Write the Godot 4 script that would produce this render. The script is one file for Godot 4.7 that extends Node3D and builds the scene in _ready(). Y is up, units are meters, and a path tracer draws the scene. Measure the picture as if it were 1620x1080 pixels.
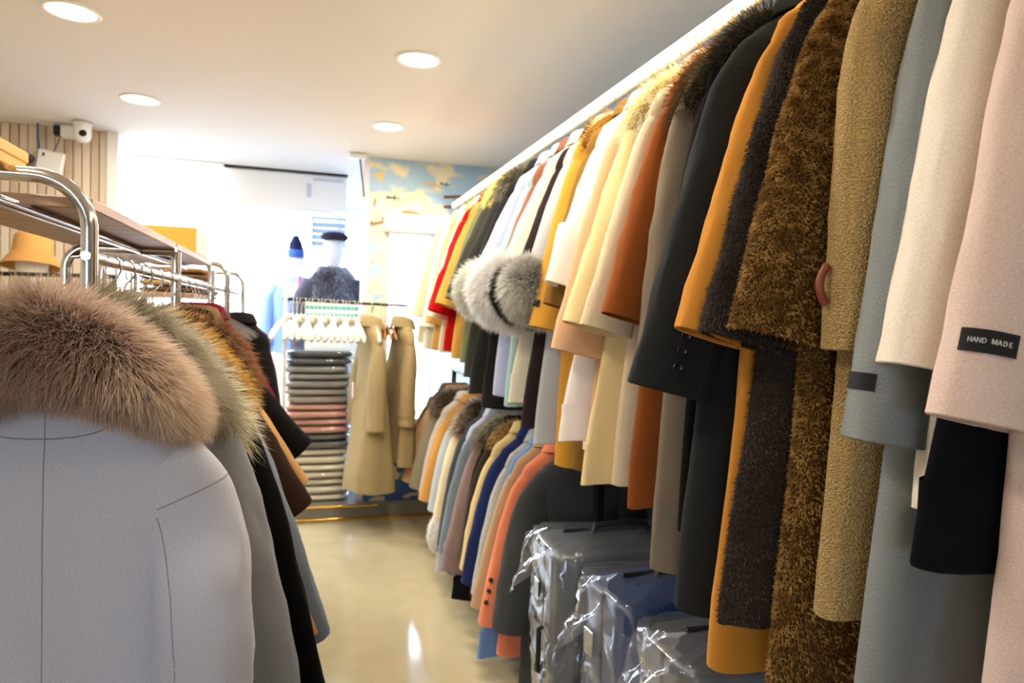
extends Node3D
# A clothes shop: an aisle between coat racks, with a bright shop front behind.
# World: x right, y up, the aisle runs along -z. Camera stands at x = 0, z = 0.

const RAIL_X := 0.98        # right-hand rails
const RAIL_UP := 2.12
const RAIL_LOW := 1.01
const LEFT_X := -0.36       # left-hand rail
const LEFT_Y := 1.463
const CEIL := 2.42
const BACK := -4.69

var mats := {}
var texs := {}
var used := {}
var rng := RandomNumberGenerator.new()
var nz := FastNoiseLite.new()

# ------------------------------------------------------------------ scene helpers
func uniq(n: String) -> String:
	if used.has(n):
		used[n] += 1
		return "%s_%03d" % [n, used[n]]
	used[n] = 0
	return n

func thing(called: String, label: String, category: String, at := Vector3.ZERO, turn := 0.0, group := "") -> Node3D:
	var o := Node3D.new()
	o.name = uniq(called)
	add_child(o)
	o.position = at
	o.rotation_degrees.y = turn
	o.set_meta("label", label)
	o.set_meta("category", category)
	if group != "":
		o.set_meta("group", group)
	return o

func struct(called: String, mb: MB, m: Material, at := Vector3.ZERO) -> MeshInstance3D:
	var o := MeshInstance3D.new()
	o.name = uniq(called)
	o.mesh = mb.mesh()
	o.material_override = m
	o.position = at
	o.set_meta("kind", "structure")
	add_child(o)
	return o

func part(parent: Node3D, called: String, mb: MB, m: Material, at := Vector3.ZERO) -> MeshInstance3D:
	return part_mesh(parent, called, mb.mesh(), m, at)

func part_mesh(parent: Node3D, called: String, me: Mesh, m: Material, at := Vector3.ZERO) -> MeshInstance3D:
	var o := MeshInstance3D.new()
	o.name = called
	o.mesh = me
	o.material_override = m
	o.position = at
	o.cast_shadow = GeometryInstance3D.SHADOW_CASTING_SETTING_ON
	parent.add_child(o, true)
	return o

# ------------------------------------------------------------------ mesh builder
class MB:
	var v := PackedVector3Array()
	var n := PackedVector3Array()
	var c := PackedColorArray()
	var uv := PackedVector2Array()
	var ix := PackedInt32Array()

	func mesh() -> ArrayMesh:
		var a := []
		a.resize(Mesh.ARRAY_MAX)
		a[Mesh.ARRAY_VERTEX] = v
		a[Mesh.ARRAY_NORMAL] = n
		if c.size() == v.size():
			a[Mesh.ARRAY_COLOR] = c
		if uv.size() == v.size():
			a[Mesh.ARRAY_TEX_UV] = uv
		a[Mesh.ARRAY_INDEX] = ix
		var m := ArrayMesh.new()
		m.add_surface_from_arrays(Mesh.PRIMITIVE_TRIANGLES, a)
		return m

	# rows of points, smooth; outward when columns run x->z and rows run down
	func grid(rows: Array, wrap: bool, nr: Array) -> void:
		var base := v.size()
		var w: int = rows[0].size()
		for i in rows.size():
			v.append_array(rows[i])
			n.append_array(nr[i])
		var lim := w if wrap else w - 1
		for i in rows.size() - 1:
			for j in lim:
				var j1 := (j + 1) % w
				var a := base + i * w + j
				var b := base + i * w + j1
				var d := a + w
				var e := b + w
				ix.append_array(PackedInt32Array([a, d, b, b, d, e]))

	func surf(rows: Array, wrap: bool) -> void:
		grid(rows, wrap, MB.normals(rows, wrap))

	static func normals(rows: Array, wrap: bool) -> Array:
		var out := []
		var h := rows.size()
		var w: int = rows[0].size()
		for i in h:
			var r0: PackedVector3Array = rows[maxi(i - 1, 0)]
			var r1: PackedVector3Array = rows[mini(i + 1, h - 1)]
			var r: PackedVector3Array = rows[i]
			var o := PackedVector3Array()
			o.resize(w)
			for j in w:
				var ja := (j - 1 + w) % w if wrap else maxi(j - 1, 0)
				var jb := (j + 1) % w if wrap else mini(j + 1, w - 1)
				var q := (r[jb] - r[ja]).cross(r1[j] - r0[j])
				if q.length_squared() < 1e-16:
					var i2 := mini(i + 1, h - 1) if i == 0 else maxi(i - 1, 0)
					var rr: PackedVector3Array = rows[i2]
					q = (rr[jb] - rr[ja]).cross(r1[j] - r0[j])
				o[j] = q.normalized()
			out.append(o)
		return out

	# flat triangle of a convex body round a centre
	func ctri(a: Vector3, b: Vector3, d: Vector3, o: Vector3) -> void:
		var q := (d - a).cross(b - a)
		if q.dot((a + b + d) / 3.0 - o) < 0.0:
			var t := b
			b = d
			d = t
			q = -q
		q = q.normalized()
		var k := v.size()
		v.append_array(PackedVector3Array([a, b, d]))
		n.append_array(PackedVector3Array([q, q, q]))
		ix.append_array(PackedInt32Array([k, k + 1, k + 2]))

	func cquad(a: Vector3, b: Vector3, d: Vector3, e: Vector3, o: Vector3) -> void:
		ctri(a, b, d, o)
		ctri(a, d, e, o)

	# chamfered box, centre o, full size s
	func box(o: Vector3, s: Vector3, r := 0.0) -> void:
		var h := s * 0.5
		r = minf(r, minf(h.x, minf(h.y, h.z)) * 0.98)
		var p := func(x: int, y: int, z: int, ax: int) -> Vector3:
			var q := Vector3(x * (h.x - (0.0 if ax == 0 else r)), y * (h.y - (0.0 if ax == 1 else r)), z * (h.z - (0.0 if ax == 2 else r)))
			return o + q
		for s1: int in [-1, 1]:
			cquad(p.call(s1, -1, -1, 0), p.call(s1, 1, -1, 0), p.call(s1, 1, 1, 0), p.call(s1, -1, 1, 0), o)
			cquad(p.call(-1, s1, -1, 1), p.call(1, s1, -1, 1), p.call(1, s1, 1, 1), p.call(-1, s1, 1, 1), o)
			cquad(p.call(-1, -1, s1, 2), p.call(1, -1, s1, 2), p.call(1, 1, s1, 2), p.call(-1, 1, s1, 2), o)
		if r <= 0.0:
			return
		for a: int in [-1, 1]:
			for b: int in [-1, 1]:
				cquad(p.call(a, b, -1, 0), p.call(a, b, 1, 0), p.call(a, b, 1, 1), p.call(a, b, -1, 1), o)
				cquad(p.call(a, -1, b, 0), p.call(a, 1, b, 0), p.call(a, 1, b, 2), p.call(a, -1, b, 2), o)
				cquad(p.call(-1, a, b, 1), p.call(1, a, b, 1), p.call(1, a, b, 2), p.call(-1, a, b, 2), o)
				for d: int in [-1, 1]:
					ctri(p.call(a, b, d, 0), p.call(a, b, d, 1), p.call(a, b, d, 2), o)

	func tube(pts: PackedVector3Array, r: float, seg := 10, r2 := -1.0) -> void:
		var rows := []
		var up := Vector3(0.13, 0.21, 0.97).normalized()
		var m := pts.size()
		var u := Vector3.ZERO
		for i in m:
			var t := (pts[mini(i + 1, m - 1)] - pts[maxi(i - 1, 0)]).normalized()
			if i == 0:
				u = t.cross(up).normalized()
			else:
				u = (u - t * u.dot(t)).normalized()
			var w := t.cross(u)
			var rr := r if r2 < 0.0 else lerpf(r, r2, float(i) / (m - 1))
			var row := PackedVector3Array()
			for k in seg:
				var a := TAU * k / seg
				row.append(pts[i] + (u * cos(a) - w * sin(a)) * -rr)
			rows.append(row)
		surf(rows, true)
		for e in 2:
			var cc := pts[0] if e == 0 else pts[m - 1]
			var inner := pts[1] if e == 0 else pts[m - 2]
			var ring: PackedVector3Array = rows[0] if e == 0 else rows[m - 1]
			for k in seg:
				ctri(cc, ring[k], ring[(k + 1) % seg], inner)

	# profile of (radius, height) spun about y at o
	func lathe(prof: PackedVector2Array, o: Vector3, seg := 24, sx := 1.0, sz := 1.0) -> void:
		var rows := []
		for q in prof:
			var row := PackedVector3Array()
			for k in seg:
				var a := TAU * k / seg
				row.append(o + Vector3(cos(a) * q.x * sx, q.y, sin(a) * q.x * sz))
			rows.append(row)
		surf(rows, true)

func lerp_prof(keys: Array, y: float) -> Vector2:
	# keys: [y, a, b] with y falling
	for i in keys.size() - 1:
		var k0: Array = keys[i]
		var k1: Array = keys[i + 1]
		if y <= k0[0] and y >= k1[0]:
			var t: float = (k0[0] - y) / maxf(k0[0] - k1[0], 1e-6)
			t = t * t * (3.0 - 2.0 * t) * 0.6 + t * 0.4
			return Vector2(lerpf(k0[1], k1[1], t), lerpf(k0[2], k1[2], t))
	var kk: Array = keys[keys.size() - 1]
	return Vector2(kk[1], kk[2])

func spow(a: float, e: float) -> float:
	return signf(a) * pow(absf(a), e)

func samp(rows: Array, nr: Array, fi: float, fj: float, wrap: bool) -> Array:
	var h := rows.size()
	var w: int = rows[0].size()
	fi = clampf(fi, 0.0, h - 1.001)
	var i := int(fi)
	var u := fi - i
	if not wrap:
		fj = clampf(fj, 0.0, w - 1.001)
	var j := int(floor(fj))
	var t := fj - j
	j = posmod(j, w)
	var j1 := (j + 1) % w
	var ra: PackedVector3Array = rows[i]
	var rb: PackedVector3Array = rows[i + 1]
	var na: PackedVector3Array = nr[i]
	var nb: PackedVector3Array = nr[i + 1]
	var p := ra[j].lerp(ra[j1], t).lerp(rb[j].lerp(rb[j1], t), u)
	var q := na[j].lerp(na[j1], t).lerp(nb[j].lerp(nb[j1], t), u)
	return [p, q.normalized()]

# ------------------------------------------------------------------ materials
func lin(c: Color) -> Color:
	return c.srgb_to_linear()

func noise_tex(key: String, freq: float, kind: int, lo: float, hi: float, size := 512, oct := 3, stretch := Vector2i(1, 1)) -> Texture2D:
	if texs.has(key):
		return texs[key]
	var f := FastNoiseLite.new()
	f.seed = hash(key.trim_suffix("_relief")) % 1000
	f.frequency = freq
	f.noise_type = kind as FastNoiseLite.NoiseType
	f.fractal_octaves = oct
	var im := f.get_seamless_image(size / stretch.x, size / stretch.y)
	im.convert(Image.FORMAT_RGB8)
	if stretch != Vector2i(1, 1):
		im.resize(size, size, Image.INTERPOLATE_CUBIC)
	for y in size:
		for x in size:
			var g := lerpf(lo, hi, im.get_pixel(x, y).r)
			im.set_pixel(x, y, Color(g, g, g))
	texs[key] = ImageTexture.create_from_image(im)
	return texs[key]

func plain(key: String, col: Color, rough := 0.6, metal := 0.0) -> StandardMaterial3D:
	if mats.has(key):
		return mats[key]
	var m := StandardMaterial3D.new()
	m.resource_name = key
	m.albedo_color = col
	m.roughness = rough
	m.metallic = metal
	mats[key] = m
	return m

func cloth(kind: String, col: Color) -> StandardMaterial3D:
	var key := kind + col.to_html()
	if mats.has(key):
		return mats[key]
	var m := StandardMaterial3D.new()
	m.resource_name = key
	m.albedo_color = col
	m.roughness = 1.0
	m.metallic_specular = 0.2
	m.uv1_triplanar = true
	m.uv1_triplanar_sharpness = 4.0
	m.rim_enabled = true
	m.rim = 0.35
	m.rim_tint = 0.7
	m.heightmap_enabled = true
	match kind:
		"wool":
			m.albedo_texture = noise_tex("felt", 0.06, FastNoiseLite.TYPE_SIMPLEX_SMOOTH, 0.89, 1.04, 512, 4)
			m.heightmap_texture = noise_tex("felt_relief", 0.06, FastNoiseLite.TYPE_SIMPLEX_SMOOTH, 0.0, 1.0, 512, 4)
			m.heightmap_scale = 0.035
			m.uv1_scale = Vector3.ONE * 9.0
		"melange":
			m.albedo_texture = noise_tex("melange", 0.12, FastNoiseLite.TYPE_SIMPLEX, 0.72, 1.16, 512, 3)
			m.heightmap_texture = noise_tex("melange_relief", 0.12, FastNoiseLite.TYPE_SIMPLEX, 0.0, 1.0, 512, 3)
			m.heightmap_scale = 0.05
			m.uv1_scale = Vector3.ONE * 7.0
		"brushed":
			m.albedo_texture = noise_tex("brushed", 0.14, FastNoiseLite.TYPE_SIMPLEX, 0.78, 1.12, 512, 3, Vector2i(1, 4))
			m.heightmap_texture = noise_tex("brushed_relief", 0.14, FastNoiseLite.TYPE_SIMPLEX, 0.0, 1.0, 512, 3, Vector2i(1, 4))
			m.heightmap_scale = 0.06
			m.uv1_scale = Vector3.ONE * 11.0
		"boucle":
			m.albedo_texture = noise_tex("boucle", 0.085, FastNoiseLite.TYPE_SIMPLEX, 0.78, 1.1, 512, 1)
			m.heightmap_texture = noise_tex("boucle_relief", 0.085, FastNoiseLite.TYPE_SIMPLEX, 0.0, 1.0, 512, 1)
			m.heightmap_scale = 0.3
			m.uv1_scale = Vector3.ONE * 5.0
		"shaggy":
			m.albedo_texture = noise_tex("shaggy", 0.1, FastNoiseLite.TYPE_SIMPLEX, 0.45, 1.25, 512, 4, Vector2i(1, 2))
			m.heightmap_texture = noise_tex("shaggy_relief", 0.1, FastNoiseLite.TYPE_SIMPLEX, 0.0, 1.0, 512, 4, Vector2i(1, 2))
			m.heightmap_scale = 0.35
			m.uv1_scale = Vector3.ONE * 6.0
		"cotton":
			m.albedo_texture = noise_tex("felt", 0.06, FastNoiseLite.TYPE_SIMPLEX_SMOOTH, 0.89, 1.04, 512, 4)
			m.heightmap_texture = noise_tex("felt_relief", 0.06, FastNoiseLite.TYPE_SIMPLEX_SMOOTH, 0.0, 1.0, 512, 4)
			m.heightmap_scale = 0.02
			m.uv1_scale = Vector3.ONE * 9.0
			m.roughness = 0.8
			m.rim = 0.1
	mats[key] = m
	return m

func fur_mat() -> StandardMaterial3D:
	if mats.has("fur"):
		return mats["fur"]
	var m := StandardMaterial3D.new()
	m.resource_name = "fur"
	m.vertex_color_use_as_albedo = true
	m.roughness = 0.75
	m.metallic_specular = 0.25
	m.backlight_enabled = true
	m.backlight = Color(0.9, 0.9, 0.9)
	mats["fur"] = m
	return m

func steel() -> StandardMaterial3D:
	return plain("steel", Color(0.8, 0.79, 0.77), 0.16, 1.0)

# ------------------------------------------------------------------ fur
# strands on a surface; o: n, len, wid, lift, comb, col (array of Color), patch, jit
func strands(rows: Array, nr: Array, wrap: bool, o: Dictionary, sd: int) -> MB:
	var r := RandomNumberGenerator.new()
	r.seed = sd
	var cnt: int = o.get("n", 5000)
	var ln: float = o.get("len", 0.03)
	var wd: float = o.get("wid", 0.0012)
	var lift: float = o.get("lift", 0.55)
	var jit: float = o.get("jit", 0.35)
	var comb: Vector3 = o.get("comb", Vector3(0, -1, 0))
	var out: float = o.get("out", 0.0)
	var patch: float = o.get("patch", 14.0)
	var curl: float = o.get("curl", 0.5)
	var cols: Array = []
	for q: Color in o["col"]:
		# a hair's own colour is lighter than the coat of hair, which light leaves after many bounces
		var l3 := lin(q)
		cols.append(l3.lerp(Color(4.0 * l3.r / pow(1.0 + l3.r, 2.0), 4.0 * l3.g / pow(1.0 + l3.g, 2.0), 4.0 * l3.b / pow(1.0 + l3.b, 2.0)), 0.5))
	var band: Array = o.get("band", [])   # [[row share, index of colour], ...] for fur dyed in bands
	var mb := MB.new()
	mb.v.resize(cnt * 5)
	mb.n.resize(cnt * 5)
	mb.c.resize(cnt * 5)
	mb.ix.resize(cnt * 9)
	var h := rows.size() - 1
	var w: int = rows[0].size() if wrap else rows[0].size() - 1
	for k in cnt:
		var fi := r.randf() * h
		var fj := r.randf() * w
		var s := samp(rows, nr, fi, fj, wrap)
		var p: Vector3 = s[0]
		var nn: Vector3 = s[1]
		var cl := nz.get_noise_3dv(p * patch * 4.0 + Vector3(sd % 17, 0, 0))
		var cd := (comb - nn * comb.dot(nn)) + Vector3(cl, nz.get_noise_3dv(p * patch * 5.0 + Vector3(9, sd % 13, 3)), -cl) * 0.9
		var rj := Vector3(r.randf() - 0.5, r.randf() - 0.5, r.randf() - 0.5) * 2.0 * jit
		var d := (nn * lift + cd * (1.0 - lift) + rj).normalized()
		var l := ln * r.randf_range(0.65, 1.15)
		var mid := p + d * l * 0.5
		var d2 := (d + cd * curl + rj * 0.7).normalized()
		var tip := mid + d2 * l * 0.5
		var sv := d.cross(nn + Vector3(r.randf() - 0.5, r.randf() - 0.5, r.randf() - 0.5) * 1.1).normalized() * wd * 0.5
		var ci := (cl * 1.6 + 0.5 + (r.randf() - 0.5) * 0.6) * (cols.size() - 1)
		if band.size() > 0:
			var sh: float = fi / h + (r.randf() - 0.5) * 0.16
			ci = 0.0
			for b: Array in band:
				if sh >= b[0]:
					ci = b[1]
		ci = clampf(ci, 0.0, cols.size() - 1.001) if cols.size() > 1 else 0.0
		var cc: Color = cols[int(ci)]
		if cols.size() > 1 and band.is_empty():
			cc = cc.lerp(cols[int(ci) + 1], ci - int(ci))
		elif not band.is_empty():
			cc = cols[mini(int(ci + 0.5), cols.size() - 1)]
		cc = (cc * r.randf_range(0.8, 1.15)).clamp(Color(0, 0, 0, 0), Color(0.97, 0.97, 0.97, 1))
		cc.a = 1.0
		var b5 := k * 5
		mb.v[b5] = p - sv - nn * 0.002
		mb.v[b5 + 1] = p + sv - nn * 0.002
		mb.v[b5 + 2] = mid - sv * 0.8
		mb.v[b5 + 3] = mid + sv * 0.8
		mb.v[b5 + 4] = tip
		var fn := (d.cross(sv)).normalized()
		if fn.dot(nn) < 0.0:
			fn = -fn
		var sn := fn
		for q in 5:
			mb.n[b5 + q] = sn
			mb.c[b5 + q] = cc
		var i9 := k * 9
		# wind so that the face looks the way its normal does
		var flip := (mb.v[b5 + 2] - mb.v[b5]).cross(mb.v[b5 + 1] - mb.v[b5]).dot(sn) < 0.0
		var t := [0, 2, 1, 2, 3, 1, 2, 4, 3] if flip else [0, 1, 2, 2, 1, 3, 2, 3, 4]
		for q in 9:
			mb.ix[i9 + q] = b5 + t[q]
	return mb

func fur(parent: Node3D, rows: Array, nr: Array, wrap: bool, o: Dictionary, sd: int) -> void:
	var p := part(parent, "fur", strands(rows, nr, wrap, o, sd), fur_mat())
	p.set_meta("kind", "stuff")

# ------------------------------------------------------------------ coats
# Local frame: x along the hanger, y up from the hem, z across the coat; back faces +z unless front = 1.
func coat(d: Dictionary) -> Node3D:
	var hem_y: float = d["hem"][1]
	var hem_a: float = d["hem"][0]
	var s: float = d.get("side", -1.0)
	var o := thing(d.get("name", "coat"), d["label"], d.get("cat", "coat"), Vector3(d["x"], hem_y, d["z"]), d.get("yaw", 0.0), d.get("group", ""))
	var sd: int = hash(d["label"]) % 100000
	var r := RandomNumberGenerator.new()
	r.seed = sd
	var sh: float = d.get("sh", 0.2)
	var ys: float = d["ys"] - hem_y
	var yn: float = ys + d.get("rise", 0.075)
	var th: float = d.get("th", 0.04)
	var rw: float = d.get("rw", 0.066)
	var nc: int = d.get("cols", 28)
	var nrw: int = d.get("rows", 26)
	var m: StandardMaterial3D = cloth(d.get("fab", "wool"), d["col"])
	var ph := [r.randf() * TAU, r.randf() * TAU, r.randf() * TAU]
	var amp: float = d.get("fold", 0.012)
	# body
	var keys := [[yn, 0.06, 0.035], [yn - 0.018, 0.1, 0.042], [ys + 0.022, sh - 0.055, 0.045], [ys - 0.004, sh - 0.022, 0.046], [ys - 0.05, sh - 0.005, maxf(0.04, th * 0.95)],
		[ys - 0.17, sh - 0.012, th], [ys * 0.45, lerpf(sh, hem_a, 0.45), lerpf(th, d.get("hem_th", th * 1.04), 0.5)], [0.0, hem_a, d.get("hem_th", th * 1.08)]]
	var rows := []
	for i in nrw:
		var t := float(i) / (nrw - 1)
		var y: float
		if t < 0.3:
			y = lerpf(yn, ys - 0.06, t / 0.3)
		else:
			y = lerpf(ys - 0.06, 0.0, (t - 0.3) / 0.7)
		var wd := lerp_prof(keys, y)
		var dn := clampf((ys - y) / maxf(ys, 0.1), 0.0, 1.0)
		var row := PackedVector3Array()
		for k in nc:
			var a := TAU * k / nc
			var cx := spow(cos(a), 0.85)
			var cz := spow(sin(a), 0.8)
			var f := amp * pow(dn, 1.2) * (sin(a * 3.0 + ph[0] + dn * 0.8) * 0.55 + sin(a * 5.0 + ph[1]) * 0.35 + sin(a * 8.0 + ph[2] - dn) * 0.18)
			f += nz.get_noise_3d(cx * 60.0 + sd % 91, y * 90.0, cz * 30.0) * 0.006 * dn
			var yy := y + (0.006 * sin(a * 2.0 + ph[1]) * dn * dn)
			row.append(Vector3(wd.x * cx + f * cx * 0.5, yy, wd.y * cz + f * signf(cz) * minf(1.0, absf(cz) * 1.4)))
		rows.append(row)
	var rows_n := MB.normals(rows, true)
	var mb := MB.new()
	mb.grid(rows, true, rows_n)
	_lip(mb, rows, 0.007, Vector3(0, 0.1, 0))
	var bo := part(o, "body", mb, m)
	if d.has("pile"):
		var pl: Dictionary = d["pile"].duplicate()
		pl["n"] = int(pl["n"] * 1.5)
		fur(bo, rows, rows_n, true, pl, sd + 5)
	# sleeves
	for q in 2:
		var sg := s if q == 0 else -s
		var ca: float = d["cuff"][0] if q == 0 else minf(d["cuff"][0], d.get("wall_a", 0.32))
		var cy: float = d["cuff"][1] - hem_y
		var al := atan2(ca - sh + 0.01, ys - cy)
		var rnd: float = d.get("round", 0.0)    # 0 = sloping shoulder, 1 = rounded one
		var P0 := Vector2(sg * (sh - lerpf(0.075, 0.06, rnd)), ys - 0.054)
		var P1 := Vector2(sg * (sh + lerpf(-0.015, 0.035, rnd)), ys - lerpf(0.16, 0.14, rnd))
		var P2 := Vector2(sg * (ca - rw * cos(al)), cy - rw * sin(al) * 0.6)
		var sr := []
		var ns: int = d.get("srows", 20)
		var nsc: int = d.get("scols", 18)
		var zo: float = d.get("sz", 0.012)
		for i in ns:
			var t := float(i) / (ns - 1)
			t = t * (0.55 + 0.45 * t)
			var c := P0.lerp(P1, t).lerp(P1.lerp(P2, t), t)
			var tg := (P1 - P0).lerp(P2 - P1, t).normalized()
			var np := Vector2(-tg.y, tg.x) * (1.0 if sg > 0 else -1.0)
			if np.x * sg < 0.0:
				np = -np
			var w0 := rw * lerpf(0.86, 1.0, smoothstep(0.0, 0.25, t)) * lerpf(1.0, d.get("flare", 0.98), t)
			var d0 := th * lerpf(0.74, 1.1, smoothstep(0.08, 0.6, t))
			var row := PackedVector3Array()
			for k in nsc:
				var a := TAU * k / nsc
				var ca2 := cos(a)
				var sa := sin(a)
				var ww := 1.0 + 0.09 * nz.get_noise_3d(c.y * 130.0 + sd % 77, ca2 * 25.0, sa * 25.0 + q * 50.0) * smoothstep(0.1, 0.5, t) + 0.045 * sin(a * 3.0 + ph[0] + t * 1.7) * smoothstep(0.15, 0.6, t)
				var p2 := c + np * (w0 * spow(ca2, 0.9) * ww) * 1.0
				var pz := zo * smoothstep(0.25, 0.8, t) + d0 * spow(sa, 0.85) * ww
				row.append(Vector3(p2.x, p2.y, pz))
			if sg < 0.0:
				row.reverse()
			sr.append(row)
		var sn := MB.normals(sr, true)
		var smb := MB.new()
		smb.grid(sr, true, sn)
		_lip(smb, sr, 0.006, Vector3((P1 - P2).x, (P1 - P2).y, 0).normalized() * 0.08)
		var sl := part(o, "sleeve", smb, m)
		if d.has("pile"):
			fur(sl, sr, sn, true, d["pile"], sd + q)
		if q == 0 or d.get("both", false):
			_sleeve_extras(d, o, sl, sr, sn, sg, m, sd + q * 31)
	# collar
	_collar(d, o, yn, ys, sh, m, sd)
	if d.get("seam", false):
		var seam := plain("seam" + d["col"].to_html(), d["col"].darkened(0.25), 1.0)
		var pts := PackedVector3Array()
		for i in range(2, nrw):
			var q := samp(rows, rows_n, i, nc * 0.25, true)
			pts.append(q[0] - q[1] * 0.0004)
		var sm := MB.new()
		sm.tube(pts, 0.0013, 6)
		part(o, "back_seam", sm, seam)
		pts = PackedVector3Array()
		for k in 21:
			var u := lerpf(-1.0, 1.0, k / 20.0)
			var q := samp(rows, rows_n, nrw * 0.3 * (0.62 - 0.3 * u * u), nc * (0.25 + 0.14 * u), true)
			pts.append(q[0] - q[1] * 0.0002)
		sm = MB.new()
		sm.tube(pts, 0.0014, 6)
		part(o, "neck_seam", sm, seam)
	return o

# turns an edge inwards so that cloth has thickness and an inside
func _lip(mb: MB, rows: Array, t: float, up: Vector3) -> void:
	var last: PackedVector3Array = rows[rows.size() - 1]
	var mid := Vector3.ZERO
	for p in last:
		mid += p
	mid /= last.size()
	var r1 := PackedVector3Array()
	var r2 := PackedVector3Array()
	var r3 := PackedVector3Array()
	for p in last:
		var inw := (mid - p)
		inw = inw.normalized() * minf(t, inw.length() * 0.5)
		r1.append(p - up.normalized() * t * 0.35 + inw * 0.45)
		r2.append(p + inw)
		r3.append(p + inw * 1.1 + up)
	mb.surf([last, r1, r2, r3], true)

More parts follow.
